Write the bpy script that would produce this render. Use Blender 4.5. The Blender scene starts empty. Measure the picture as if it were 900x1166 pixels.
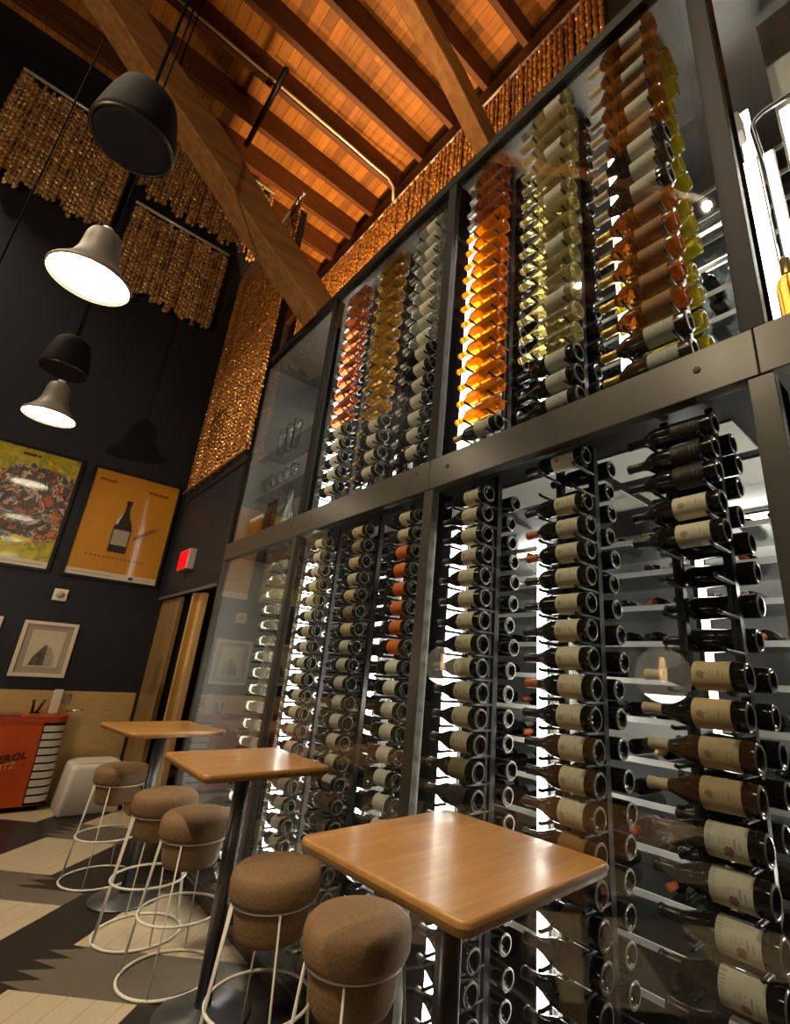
import bpy, bmesh, math, random
from mathutils import Vector, Matrix
random.seed(7)
C = bpy.context.scene
COL = C.collection
PI = math.pi

# ------------------------------------------------------------------ materials
def mat(name, col=(.5,.5,.5), rough=.5, metal=0.0, spec=.5, trans=0.0, ior=1.45, emit=None, es=0.0, coat=0.0, noise=None, bump=0.0, nscale=20.0):
    m = bpy.data.materials.new(name); m.use_nodes = True
    nt = m.node_tree; b = nt.nodes['Principled BSDF']
    b.inputs['Base Color'].default_value = (*col, 1)
    b.inputs['Roughness'].default_value = rough
    b.inputs['Metallic'].default_value = metal
    b.inputs['Specular IOR Level'].default_value = spec
    b.inputs['Transmission Weight'].default_value = trans
    b.inputs['IOR'].default_value = ior
    b.inputs['Coat Weight'].default_value = coat
    b.inputs['Coat Roughness'].default_value = .06
    if emit:
        b.inputs['Emission Color'].default_value = (*emit, 1); b.inputs['Emission Strength'].default_value = es
    if noise or bump:
        tc = nt.nodes.new('ShaderNodeTexCoord'); n = nt.nodes.new('ShaderNodeTexNoise')
        n.inputs['Scale'].default_value = nscale; n.inputs['Detail'].default_value = 5
        nt.links.new(tc.outputs['Object'], n.inputs['Vector'])
        if noise:
            r = nt.nodes.new('ShaderNodeValToRGB')
            r.color_ramp.elements[0].position = .3; r.color_ramp.elements[1].position = .7
            r.color_ramp.elements[0].color = (*col, 1); r.color_ramp.elements[1].color = (*noise, 1)
            nt.links.new(n.outputs['Fac'], r.inputs['Fac']); nt.links.new(r.outputs['Color'], b.inputs['Base Color'])
        if bump:
            bp = nt.nodes.new('ShaderNodeBump'); bp.inputs['Strength'].default_value = bump; bp.inputs['Distance'].default_value = .01
            nt.links.new(n.outputs['Fac'], bp.inputs['Height']); nt.links.new(bp.outputs['Normal'], b.inputs['Normal'])
    return m

class NT:
    """small node-graph helper"""
    def __init__(s, m): s.m = m; s.t = m.node_tree; s.b = s.t.nodes['Principled BSDF']
    def coord(s, kind='Object'):
        n = s.t.nodes.new('ShaderNodeTexCoord'); return n.outputs[kind]
    def sep(s, v):
        n = s.t.nodes.new('ShaderNodeSeparateXYZ'); s.t.links.new(v, n.inputs[0]); return n.outputs
    def comb(s, x, y, z):
        n = s.t.nodes.new('ShaderNodeCombineXYZ')
        for i, q in enumerate((x, y, z)): s.put(q, n.inputs[i])
        return n.outputs[0]
    def put(s, v, sock):
        if isinstance(v, (int, float)): sock.default_value = v
        elif isinstance(v, tuple): sock.default_value = (*v, 1) if len(v) == 3 else v
        else: s.t.links.new(v, sock)
    def M(s, op, a, b=0.0, c=0.0):
        n = s.t.nodes.new('ShaderNodeMath'); n.operation = op
        s.put(a, n.inputs[0]); s.put(b, n.inputs[1]); s.put(c, n.inputs[2]); return n.outputs[0]
    def mix(s, f, a, b):
        n = s.t.nodes.new('ShaderNodeMix'); n.data_type = 'RGBA'
        s.put(f, n.inputs[0]); s.put(a, n.inputs[6]); s.put(b, n.inputs[7]); return n.outputs[2]
    def noise(s, v, sc, det=4, rough=.5, dist=0):
        n = s.t.nodes.new('ShaderNodeTexNoise'); s.t.links.new(v, n.inputs['Vector'])
        n.inputs['Scale'].default_value = sc; n.inputs['Detail'].default_value = det
        n.inputs['Roughness'].default_value = rough; n.inputs['Distortion'].default_value = dist; return n.outputs['Fac'], n.outputs['Color']
    def white(s, v):
        n = s.t.nodes.new('ShaderNodeTexWhiteNoise'); n.noise_dimensions = '3D'; s.t.links.new(v, n.inputs['Vector']); return n.outputs['Value']
    def ramp(s, f, stops, const=False):
        n = s.t.nodes.new('ShaderNodeValToRGB'); cr = n.color_ramp
        if const: cr.interpolation = 'CONSTANT'
        while len(cr.elements) < len(stops): cr.elements.new(.5)
        for e, (p, c) in zip(cr.elements, stops): e.position = p; e.color = (*c, 1)
        s.t.links.new(f, n.inputs['Fac']); return n.outputs['Color']
    def scale(s, v, sc):
        n = s.t.nodes.new('ShaderNodeMapping'); n.inputs['Scale'].default_value = sc; s.t.links.new(v, n.inputs['Vector']); return n.outputs[0]
    def base(s, c): s.t.links.new(c, s.b.inputs['Base Color']); return s
    def bump(s, h, st=.3, d=.01):
        n = s.t.nodes.new('ShaderNodeBump'); n.inputs['Strength'].default_value = st; n.inputs['Distance'].default_value = d
        s.t.links.new(h, n.inputs['Height']); s.t.links.new(n.outputs['Normal'], s.b.inputs['Normal'])

def wood(name, dark, light, axis=0, rough=.35, coat=.0, plank=0.0, plank_axis=1, length=2.0, var=.5, sc=1.0):
    m = mat(name, light, rough, coat=coat); g = NT(m); co = g.coord('Object')
    s = [14*sc, 14*sc, 14*sc]; s[axis] = 1.1*sc
    f, _ = g.noise(g.scale(co, tuple(s)), 1.6, 6, .6, .5)
    c = g.ramp(f, [(.3, dark), (.62, light), (.8, tuple(min(1, v*1.15) for v in light))])
    if plank:
        xyz = g.sep(co)
        u = g.M('FLOOR', g.M('DIVIDE', xyz[plank_axis], plank))
        w = g.M('FLOOR', g.M('ADD', g.M('DIVIDE', xyz[axis], length), g.M('MULTIPLY', u, .37)))
        rnd = g.white(g.comb(u, w, 0.0))
        k = g.ramp(rnd, [(0, (1-var,)*3), (1, (1.0, 1.0, 1.0))])
        n = g.t.nodes.new('ShaderNodeMix'); n.data_type = 'RGBA'; n.blend_type = 'MULTIPLY'; n.inputs[0].default_value = 1
        g.put(c, n.inputs[6]); g.put(k, n.inputs[7]); c = n.outputs[2]
        fr = g.M('FRACT', g.M('DIVIDE', xyz[plank_axis], plank))
        gap = g.M('LESS_THAN', fr, .05)
        c = g.mix(gap, c, tuple(v*.25 for v in dark))
    g.base(c); g.bump(f, .15, .004)
    return m

def glass_pane_mat():
    m = bpy.data.materials.new('clear_pane_glass'); m.use_nodes = True; t = m.node_tree
    for n in list(t.nodes): t.nodes.remove(n)
    o = t.nodes.new('ShaderNodeOutputMaterial'); mx = t.nodes.new('ShaderNodeMixShader')
    tr = t.nodes.new('ShaderNodeBsdfTransparent'); tr.inputs[0].default_value = (.93, .95, .94, 1)
    gl = t.nodes.new('ShaderNodeBsdfGlossy'); gl.inputs['Roughness'].default_value = .012; gl.inputs[0].default_value = (1, 1, 1, 1)
    lw = t.nodes.new('ShaderNodeLayerWeight'); lw.inputs['Blend'].default_value = .5
    p = t.nodes.new('ShaderNodeMath'); p.operation = 'POWER'; p.inputs[1].default_value = 4.0
    k = t.nodes.new('ShaderNodeMath'); k.operation = 'MULTIPLY_ADD'; k.inputs[1].default_value = .75; k.inputs[2].default_value = .045
    t.links.new(lw.outputs['Facing'], p.inputs[0]); t.links.new(p.outputs[0], k.inputs[0])
    t.links.new(k.outputs[0], mx.inputs[0]); t.links.new(tr.outputs[0], mx.inputs[1]); t.links.new(gl.outputs[0], mx.inputs[2])
    t.links.new(mx.outputs[0], o.inputs[0]); return m

def emission(name, col, s):
    return mat(name, (.8, .8, .8), .6, emit=col, es=s)

M_pane = glass_pane_mat()
M_navy = mat('navy_black_wall_paint', (.0115, .0138, .0190), .5, spec=.3, noise=(.015, .0175, .0235), bump=.05, nscale=60)
M_dark = mat('dark_plaster', (.02, .018, .016), .8)
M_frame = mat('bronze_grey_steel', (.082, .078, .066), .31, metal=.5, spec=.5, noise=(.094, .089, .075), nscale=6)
M_frame_shaded = mat('bronze_steel_painted_shade', (.012, .011, .009), .5, metal=0, spec=.15)  # frame steel darkened to stand for the dimmer light on the upper frame
M_felt = mat('black_felt', (.0015, .0015, .0015), .9, spec=0)
M_black = mat('black_steel', (.006, .006, .006), .4, metal=.2)
M_blackmatt = mat('matt_black', (.0014, .0014, .0014), .75, spec=.1)
M_chrome = mat('brushed_steel', (.34, .34, .35), .22, metal=1.0)
M_darksteel = mat('dark_grey_steel', (.16, .165, .17), .33, metal=.85)
M_rail = mat('rack_anodised_metal', (.05, .05, .05), .3, metal=.85)
M_whitewire = mat('cream_white_wire', (.72, .68, .58), .4)
M_cork = mat('tan_cork_leather', (.225, .132, .058), .72, noise=(.18, .102, .044), bump=.35, nscale=90)
M_table = wood('oak_tabletop', (.36, .17, .045), (.50, .255, .075), 1, .36, coat=.3, plank=0)
M_table.node_tree.nodes['Principled BSDF'].inputs['Coat Roughness'].default_value = .17
M_edge = wood('oak_tabletop_edge', (.22, .105, .035), (.36, .18, .06), 0, .4)
M_beam = wood('old_fir_beam', (.115, .052, .015), (.22, .105, .032), 1, .65, sc=.8)
M_beam_lit = wood('fir_beam_painted_lit', (.30, .12, .025), (.50, .22, .055), 1, .6, sc=.8)  # beam wood brightened to stand for light on the slim brace
M_joist = wood('reddish_fir_joist', (.060, .018, .005), (.115, .037, .010), 1, .6, sc=.8)
M_deck = wood('fir_roof_boards', (.31, .115, .016), (.47, .195, .030), 0, .6, plank=.14, plank_axis=1, length=1.1, var=.55, sc=.8)
M_doorwood = wood('golden_door_panel', (.18, .105, .04), (.25, .15, .06), 2, .4)
M_jamb = wood('honey_wood_jamb', (.36, .22, .09), (.52, .34, .15), 2, .4)
M_steelwall = mat('brushed_brass_wainscot', (.5, .4, .24), .4, metal=.45)
g = NT(M_steelwall); f, _ = g.noise(g.scale(g.coord('Object'), (1, 3, 140)), 2, 4); g.base(g.ramp(f, [(.3, (.52, .35, .14)), (.7, (.72, .51, .22))])); g.bump(f, .08, .002)
M_bead = mat('bronze_shell_beads', (.29, .155, .055), .38, metal=.25, spec=.6, noise=(.46, .28, .11), nscale=9)
M_sequin = mat('copper_gold_sequins', (.44, .185, .045), .3, metal=.5, noise=(.68, .34, .095), nscale=11)
M_alu = mat('pale_grey_rail', (.55, .56, .58), .35, metal=.3)
M_lampwhite = mat('pale_grey_enamel', (.115, .108, .092), .5, spec=.3)
M_lampin = emission('lit_lamp_diffuser', (1.0, .86, .60), 20.0)
M_led = emission('white_led_panel', (1.0, .94, .84), 18.0)
M_etched = mat('etched_acrylic_light_panel', (.8, .8, .78), .3, emit=(1.0, .95, .87), es=1.0)
g = NT(M_etched); q = g.sep(g.coord('Object')); f1, _ = g.noise(g.scale(g.coord('Object'), (160, 1, 3)), 1, 3); f2, _ = g.noise(g.scale(g.coord('Object'), (9, 1, 22)), 1, 3)
g.t.links.new(g.M('MULTIPLY', g.M('GREATER_THAN', f1, .5), g.M('MULTIPLY', f2, 1.1)), g.b.inputs['Emission Strength'])
g = NT(M_led); xyz = g.sep(g.coord('Object'))
wv, _ = g.noise(g.scale(g.coord('Object'), (120, 1, 40)), 1, 3)
M_ledtube = emission('led_tube_cover', (1.0, .95, .86), 40.0)
M_acryl = mat('clear_acrylic', (.85, .87, .87), .12, trans=.55, ior=1.4)
M_white = mat('off_white_plastic', (.66, .62, .54), .45)
M_whitepaint = mat('cream_frame_paint', (.62, .56, .46), .45)
M_matboard = mat('grey_mat_board', (.33, .30, .25), .8, coat=.3)
M_paper = mat('cream_paper', (.55, .49, .39), .7, coat=.3)
M_photo = mat('dark_building_photo', (.03, .028, .026), .7, coat=.3, noise=(.14, .125, .10), nscale=26)
M_photo2 = mat('pale_building_photo', (.30, .27, .22), .7, coat=.3, noise=(.42, .37, .30), nscale=40)
M_orange = mat('orange_cooler_paint', (.62, .085, .01), .4)
M_orange2 = mat('dark_orange_trim', (.42, .06, .012), .4)
M_ink = mat('dark_brown_ink', (.05, .018, .01), .6)
M_palink = mat('pale_orange_ink', (.80, .32, .14), .6)
M_exit = mat('red_exit_light', (.4, .004, .004), .8, spec=.03, emit=(1.0, .004, .008), es=1.1)
M_exitbody = mat('exit_housing', (.42, .38, .36), .5)
M_bluechip = mat('dark_blue_print', (.02, .025, .05), .6)
M_ylab = mat('yellow_foil', (.62, .36, .04), .35)
M_tanbox = wood('light_wood_box', (.33, .21, .09), (.47, .31, .14), 0, .5)
M_ceilpanel = mat('pale_ceiling_panel', (.50, .49, .45), .55)
M_greypanel = mat('grey_cabinet_lining', (.24, .24, .23), .4, metal=.2)
M_clear = mat('clear_glassware', (.92, .94, .94), .03, trans=.92, ior=1.45)
M_globe = mat('lit_clear_globe', (.9, .85, .75), .05, trans=.85, ior=1.2, emit=(1.0, .82, .6), es=.3)
M_globelow = mat('lit_globe_base', (.9, .85, .75), .1, emit=(1.0, .9, .74), es=22.0)
M_bulb = emission('amber_filament', (1.0, .6, .25), 25.0)
M_red = mat('red_paper', (.55, .03, .02), .6)

def thin_clear(name, tint, edge=.9):
    m = bpy.data.materials.new(name); m.use_nodes = True; t = m.node_tree
    for n in list(t.nodes): t.nodes.remove(n)
    o = t.nodes.new('ShaderNodeOutputMaterial'); mx = t.nodes.new('ShaderNodeMixShader'); tr = t.nodes.new('ShaderNodeBsdfTransparent'); tr.inputs[0].default_value = (*tint, 1)
    gl = t.nodes.new('ShaderNodeBsdfGlossy'); gl.inputs['Roughness'].default_value = .05
    lw = t.nodes.new('ShaderNodeLayerWeight'); p = t.nodes.new('ShaderNodeMath'); p.operation = 'POWER'; p.inputs[1].default_value = 2.5
    k = t.nodes.new('ShaderNodeMath'); k.operation = 'MULTIPLY_ADD'; k.inputs[1].default_value = edge; k.inputs[2].default_value = .06
    t.links.new(lw.outputs['Facing'], p.inputs[0]); t.links.new(p.outputs[0], k.inputs[0]); t.links.new(k.outputs[0], mx.inputs[0])
    t.links.new(tr.outputs[0], mx.inputs[1]); t.links.new(gl.outputs[0], mx.inputs[2]); t.links.new(mx.outputs[0], o.inputs[0]); return m
M_clear = thin_clear('clear_glassware', (.93, .95, .95)); M_acryl = thin_clear('clear_acrylic', (.80, .82, .82), .7)
def wine_mat(name, col, deep, clear=.35):
    m = mat(name, col, .07, spec=.6, trans=.9, ior=1.35); t = m.node_tree; b = t.nodes['Principled BSDF']; o = t.nodes['Material Output']
    tl = t.nodes.new('ShaderNodeBsdfTranslucent'); tl.inputs[0].default_value = (*col, 1)
    df = t.nodes.new('ShaderNodeBsdfDiffuse'); df.inputs[0].default_value = (*deep, 1)
    tp = t.nodes.new('ShaderNodeBsdfTransparent'); tp.inputs[0].default_value = (*col, 1)
    a = t.nodes.new('ShaderNodeMixShader'); a.inputs[0].default_value = .25; t.links.new(tl.outputs[0], a.inputs[1]); t.links.new(df.outputs[0], a.inputs[2])
    c = t.nodes.new('ShaderNodeMixShader'); c.inputs[0].default_value = clear; t.links.new(a.outputs[0], c.inputs[1]); t.links.new(tp.outputs[0], c.inputs[2])
    d = t.nodes.new('ShaderNodeMixShader'); d.inputs[0].default_value = .42; t.links.new(b.outputs[0], d.inputs[1]); t.links.new(c.outputs[0], d.inputs[2])
    t.links.new(d.outputs[0], o.inputs[0]); return m
# wine glass bottles
M_rim = mat('glass_base_rim_painted_light', (.17, .165, .14), .12, spec=.8)  # paler colour stands for light coming through the thick base rim
def bottle_mat(name, col, trans, rough=.06):
    return mat(name, col, rough, spec=.6, trans=trans, ior=1.42)
G = dict(
 dark=bottle_mat('dark_bottle_glass', (.010, .010, .008), 0),
 brown=bottle_mat('brown_bottle_glass', (.055, .026, .010), 0),
 amber=wine_mat('amber_bottle_glass', (.52, .20, .035), (0.332, 0.147, 0.021), .25),
 orange=wine_mat('bright_orange_wine', (1.0, .36, .02), (0.350, 0.126, 0.007), .25),
 rose=wine_mat('copper_rose_wine', (.62, .20, .08), (0.297, 0.105, 0.042), .25),
 gold=wine_mat('golden_wine', (.80, .47, .10), (0.343, 0.231, 0.056), .25),
 pale=wine_mat('pale_gold_wine', (.80, .70, .36), (0.332, 0.294, 0.161), .5),
 clear=wine_mat('nearly_clear_wine', (.88, .88, .76), (0.308, 0.308, 0.266), .5),
 green=wine_mat('yellow_green_wine', (.52, .43, .045), (0.262, 0.227, 0.021), .25))

def label_mat(name, paper, ink, emblem=None, lines=True, side=False):
    """printed paper: soft print lines, an optional small emblem. object x runs along the bottle, base at 0"""
    m = mat(name, paper, .65); g = NT(m); co = g.coord('Object'); xyz = g.sep(co)
    f, _ = g.noise(co, 60, 3)
    c = g.mix(g.M('MULTIPLY', f, .35), paper, tuple(v*.8 for v in paper))
    if lines:
        n1, _ = g.noise(g.scale(co, (260, 60, 60)), 1.0, 2)
        along = g.M('SINE', g.M('MULTIPLY', xyz[0], 520.0))
        a = g.M('MULTIPLY', g.M('GREATER_THAN', along, .35), g.M('GREATER_THAN', n1, .5))
        lim = g.M('MULTIPLY', g.M('LESS_THAN', g.M('ABSOLUTE', xyz[2]), .013), g.M('LESS_THAN', xyz[0], -.055))
        lim = g.M('MULTIPLY', lim, g.M('GREATER_THAN', xyz[0], -.105))
        c = g.mix(g.M('MULTIPLY', g.M('MULTIPLY', a, lim), .55), c, ink)
    if emblem:
        dx = g.M('ADD', xyz[0], .118); r = g.M('SQRT', g.M('ADD', g.M('MULTIPLY', dx, dx), g.M('MULTIPLY', xyz[2], xyz[2])))
        n2, _ = g.noise(co, 220, 2)
        e = g.M('LESS_THAN', g.M('ADD', r, g.M('MULTIPLY', g.M('SUBTRACT', n2, .5), .014)), .0105)
        c = g.mix(g.M('MULTIPLY', e, .62), c, emblem)
    if side:
        e = g.M('MULTIPLY', g.M('LESS_THAN', xyz[0], -.126), g.M('GREATER_THAN', g.M('SINE', g.M('MULTIPLY', xyz[2], 1050)), .0))
        c = g.mix(g.M('MULTIPLY', e, .42), c, ink)
        dx = g.M('ADD', xyz[0], .085); dz = g.M('ADD', xyz[2], .018)
        n2, _ = g.noise(co, 120, 2)
        q = g.M('LESS_THAN', g.M('ADD', g.M('SQRT', g.M('ADD', g.M('MULTIPLY', dx, dx), g.M('MULTIPLY', dz, dz))), g.M('MULTIPLY', g.M('SUBTRACT', n2, .5), .03)), .012)
        c = g.mix(g.M('MULTIPLY', q, .8), c, (.22, .05, .03))
    g.base(c); return m
LB = dict(
 cream=label_mat('cream_wine_label', (.50, .45, .33), (.12, .09, .06), emblem=(.25, .16, .08)),
 crest=label_mat('cream_crest_label', (.62, .56, .42), (.3, .24, .16), emblem=(.22, .08, .03)),
 tan=label_mat('tan_aged_label', (.48, .36, .20), (.22, .14, .07), emblem=(.13, .07, .03)),
 white=label_mat('white_wine_label', (.62, .60, .52), (.2, .18, .15)),
 scrip=label_mat('cream_upright_script_label', (.58, .54, .44), (.10, .08, .07), side=True),
 orange=label_mat('orange_wine_label', (.62, .145, .02), (.25, .05, .01), lines=False),
 black=label_mat('black_wine_label', (.016, .014, .012), (.16, .12, .06), emblem=(.13, .08, .03)),
 brown=label_mat('brown_wine_label', (.26, .115, .035), (.12, .05, .02)),
 olive=label_mat('olive_wine_label', (.20, .165, .075), (.1, .08, .04), lines=False),
 grey=label_mat('pale_grey_label', (.40, .385, .33), (.16, .15, .13)))
FO = dict(
 dark=mat('black_foil', (.012, .011, .011), .35), beige=mat('beige_foil', (.40, .33, .22), .5), red=mat('red_orange_foil', (.42, .10, .03), .4),
 gold=mat('gold_foil', (.45, .30, .08), .3, metal=.6), grey=mat('silver_foil', (.30, .30, .29), .35, metal=.5), wine=mat('wine_red_foil', (.12, .015, .012), .35))

# ------------------------------------------------------------------ geometry helpers
class MB:
    def __init__(s): s.v = []; s.f = []; s.sm = []; s.mi = []
    def add(s, vs, fs, smooth=False, mi=0):
        o = len(s.v); s.v += [tuple(p) for p in vs]
        for f in fs: s.f.append([i+o for i in f]); s.sm.append(smooth); s.mi.append(mi)
        return s
    def box(s, x0, x1, y0, y1, z0, z1, mi=0, T=None):
        vs = [Vector((x, y, z)) for x in (x0, x1) for y in (y0, y1) for z in (z0, z1)]
        if T: vs = [T @ v for v in vs]
        return s.add(vs, [(0,1,3,2),(4,6,7,5),(0,4,5,1),(2,3,7,6),(0,2,6,4),(1,5,7,3)], False, mi)
    def lathe(s, prof, n=24, T=None, mi=0, a0=0.0, a1=2*PI, smooth=True):
        """profile of (z, r) turned about z; open when a1-a0 < 2pi"""
        full = abs(a1-a0-2*PI) < 1e-6; cols = n if full else n+1
        vs = []; T = T or Matrix()
        for z, r in prof:
            for k in range(cols):
                a = a0+(a1-a0)*k/n; vs.append(T @ Vector((r*math.cos(a), r*math.sin(a), z)))
        fs = []
        for i in range(len(prof)-1):
            for k in range(n):
                k2 = (k+1) % cols
                fs.append((i*cols+k, i*cols+k2, (i+1)*cols+k2, (i+1)*cols+k))
        return s.add(vs, fs, smooth, mi)
    def tube(s, pts, r, n=8, closed=False, mi=0, cap=True):
        pts = [Vector(p) for p in pts]; N = len(pts); vs = []; up = None
        for i, p in enumerate(pts):
            if closed: d = pts[(i+1) % N]-pts[i-1]
            else: d = pts[min(i+1, N-1)]-pts[max(i-1, 0)]
            d.normalize()
            if up is None:
                up = Vector((0, 0, 1)) if abs(d.z) < .9 else Vector((1, 0, 0))
            u = d.cross(up)
            if u.length < 1e-4: u = d.cross(Vector((0, 1, 0)))
            u.normalize(); w = u.cross(d); up = w
            for k in range(n):
                a = 2*PI*k/n; vs.append(p+r*(math.cos(a)*u+math.sin(a)*w))
        fs = []
        for i in range(N if closed else N-1):
            for k in range(n):
                fs.append((i*n+k, i*n+(k+1) % n, ((i+1) % N)*n+(k+1) % n, ((i+1) % N)*n+k))
        if cap and not closed: fs.append(tuple(range(n))[::-1]); fs.append(tuple((N-1)*n+k for k in range(n)))
        return s.add(vs, fs, True, mi)
    def ring(s, c, R, r, n=40, m=8, mi=0):
        return s.tube([(c[0]+R*math.cos(2*PI*k/n), c[1]+R*math.sin(2*PI*k/n), c[2]) for k in range(n)], r, m, True, mi)
    def prism(s, poly, d0, d1, T, mi=0):
        """2-D polygon (u, v) extruded along w, mapped by T"""
        n = len(poly); vs = [T @ Vector((u, v, d0)) for u, v in poly]+[T @ Vector((u, v, d1)) for u, v in poly]
        fs = [tuple(range(n))[::-1], tuple(range(n, 2*n))]+[(i, (i+1) % n, n+(i+1) % n, n+i) for i in range(n)]
        return s.add(vs, fs, False, mi)
    def mesh(s, name, *mats):
        me = bpy.data.meshes.new(name); me.from_pydata(s.v, [], s.f)
        for m in mats: me.materials.append(m)
        for p, a, b in zip(me.polygons, s.sm, s.mi): p.use_smooth = a; p.material_index = b
        bm = bmesh.new(); bm.from_mesh(me); bmesh.ops.recalc_face_normals(bm, faces=bm.faces); bm.to_mesh(me); bm.free()
        me.update(); return me
    def build(s, name, mats, parent=None, bevel=0.0, **kw):
        if not isinstance(mats, (list, tuple)): mats = [mats]
        return link(name, s.mesh(name, *mats), parent, bevel, **kw)

def link(name, me, parent=None, bevel=0.0, loc=None):
    o = bpy.data.objects.new(name, me); COL.objects.link(o)
    if parent: o.parent = parent
    if loc is not None: o.location = loc
    if bevel:
        b = o.modifiers.new('bevel', 'BEVEL'); b.width = bevel; b.segments = 2; b.limit_method = 'ANGLE'
    return o
def empty(name, loc, label, cat, group=None):
    o = bpy.data.objects.new(name, None); COL.objects.link(o); o.location = loc; o.empty_display_size = .05
    return tag(o, label, cat, group)
def tag(o, label, cat, group=None, kind=None):
    o['label'] = label; o['category'] = cat
    if group: o['group'] = group
    if kind: o['kind'] = kind
    return o
def struct(name, mb, mats, label=None, cat=None, bevel=0.0):
    o = mb.build(name, mats, None, bevel); o['kind'] = 'structure'
    if label: o['label'] = label
    if cat: o['category'] = cat
    return o
def copy_tree(o, parent=None):
    c = o.copy(); COL.objects.link(c)
    if parent: c.parent = parent
    for ch in list(o.children): copy_tree(ch, c)
    return c
ORD = 'first second third fourth fifth sixth seventh eighth ninth tenth eleventh twelfth thirteenth fourteenth fifteenth sixteenth seventeenth eighteenth nineteenth twentieth twenty-first twenty-second twenty-third twenty-fourth twenty-fifth twenty-sixth'.split()
def RX(a): return Matrix.Rotation(a, 4, 'X')
def RY(a): return Matrix.Rotation(a, 4, 'Y')
def RZ(a): return Matrix.Rotation(a, 4, 'Z')
def TR(*p): return Matrix.Translation(Vector(p))
def text_mesh(name, body, size, m, T, ext=.002, parent=None, shear=0.0, align='CENTER'):
    cu = bpy.data.curves.new(name+'_c', 'FONT'); cu.body = body; cu.size = size; cu.extrude = ext; cu.align_x = align; cu.align_y = 'CENTER'; cu.shear = shear; cu.offset = size*.025
    o = bpy.data.objects.new(name+'_t', cu); COL.objects.link(o)
    dg = bpy.context.evaluated_depsgraph_get(); me = bpy.data.meshes.new_from_object(o.evaluated_get(dg)); me.name = name
    bpy.data.objects.remove(o); me.transform(T); me.materials.clear(); me.materials.append(m)
    return link(name, me, parent)

# ------------------------------------------------------------------ camera
CAM = Vector((0, -1.5, 1.5))
R_ = Vector((0.67317337, 0.73659029, 0.06536329)); D_ = Vector((-0.20216441, 0.26833857, -0.94187258)); F_ = Vector((-0.71131369, 0.62082941, 0.32955072))
F_.normalize(); R_ = (R_-F_*R_.dot(F_)).normalized(); D_ = F_.cross(R_)
cd = bpy.data.cameras.new('camera'); cam = bpy.data.objects.new('camera', cd); COL.objects.link(cam)
cam.matrix_world = Matrix(((R_.x, -D_.x, -F_.x, CAM.x), (R_.y, -D_.y, -F_.y, CAM.y), (R_.z, -D_.z, -F_.z, CAM.z), (0, 0, 0, 1)))
cd.sensor_fit = 'HORIZONTAL'; cd.sensor_width = 36; cd.lens = 555.463/900*36
cd.shift_x = -(504.617-450)/900; cd.shift_y = -(583-576.884)/900; cd.clip_start = .02; cd.clip_end = 60
C.camera = cam

# ------------------------------------------------------------------ room shell
XL, ZC = -7.0, 8.9           # poster wall, underside of the joists
WB = 1.58                    # wall behind the wine cabinet
M_floor = mat('black_cream_grey_woodblock', (.4, .33, .24), .38, spec=.4)
g = NT(M_floor); xyz = g.sep(g.coord('Object'))
sx = g.M('ADD', xyz[0], xyz[1]); dx = g.M('SUBTRACT', xyz[0], xyz[1])
tri = g.M('PINGPONG', dx, .068)                       # saw teeth along the colour joints
teeth = g.M('MULTIPLY', g.M('SUBTRACT', tri, .034), 3.6)
P = 2.03
u0 = g.M('FLOORED_MODULO', g.M('ADD', sx, 7.0), P) if hasattr(bpy.types, 'x') else g.M('WRAP', g.M('ADD', sx, 7.0+40*P), P, 0.0)
cell = g.M('FLOOR', g.M('DIVIDE', g.M('ADD', sx, 7.0+40*P), P))
dd = g.M('WRAP', g.M('ADD', g.M('ADD', dx, 5.95+40*1.55), g.M('MULTIPLY', cell, .42)), 1.55, 0.0)
grey = g.M('LESS_THAN', dd, .57)
ut = g.M('ADD', u0, g.M('MULTIPLY', teeth, grey))
black1 = g.M('LESS_THAN', ut, .56)
u2 = g.M('ADD', g.M('SUBTRACT', u0, 1.45), g.M('MULTIPLY', teeth, grey))
dd2 = g.M('WRAP', g.M('ADD', dx, 5.6+40*3.1), 3.1, 0.0)
black2 = g.M('MULTIPLY', g.M('GREATER_THAN', u2, 0.0), g.M('LESS_THAN', dd2, 1.75))
blk = g.M('MAXIMUM', black1, black2)
n1, _ = g.noise(g.scale(g.coord('Object'), (1, 1, 1)), 3, 4); n2, _ = g.noise(g.coord('Object'), 45, 4)
pl = g.M('LESS_THAN', g.M('FRACT', g.M('DIVIDE', sx, .19)), .035)
cream = g.mix(g.M('MULTIPLY', n2, .6), (.50, .41, .28), (.41, .33, .22)); cream = g.mix(g.M('MULTIPLY', pl, .6), cream, (.16, .12, .08))
gry = g.mix(n2, (.135, .115, .085), (.11, .092, .07)); bk = g.mix(n2, (.018, .015, .013), (.026, .022, .019))
c = g.mix(blk, g.mix(grey, cream, gry), bk); g.base(c)
struct('floor', MB().box(-9, 3.2, -6.2, 3.2, -.1, 0), M_floor)
struct('ceiling', MB().box(-9, 3.2, -6.2, WB+1.0, ZC+.44, ZC+.55), M_deck)
struct('wall_left', MB().box(XL-.15, XL, -6.2, .1, 0, ZC+.5), M_navy)
struct('wall_beyond', MB().box(-9.1, -9.0, .1, WB, 0, ZC+.5), M_dark)
struct('wall_rear', MB().box(-9, 3.2, -6.35, -6.2, 0, ZC+.55), M_dark)
struct('wall_right', MB().box(3.2, 3.35, -6.35, 3.2, 0, ZC+.55), M_dark)
struct('wall_back', MB().box(XL, -4.87, 0, .1, 2.2, 7.0).box(XL, -6.93, 0, .1, 0, 2.2), M_navy)
struct('wall_cellar', MB().box(-9, 3.2, WB, WB+.12, 0, ZC+.55), M_dark)
struct('wall_passage', MB().box(-7.0, -4.95, 1.2, 1.28, 0, 2.9), M_dark)
struct('trim_1', MB().box(XL, -4.9, -.02, -.001, 2.175, 2.205), mat('door_head_trim', (.10, .09, .075), .4))
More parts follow.
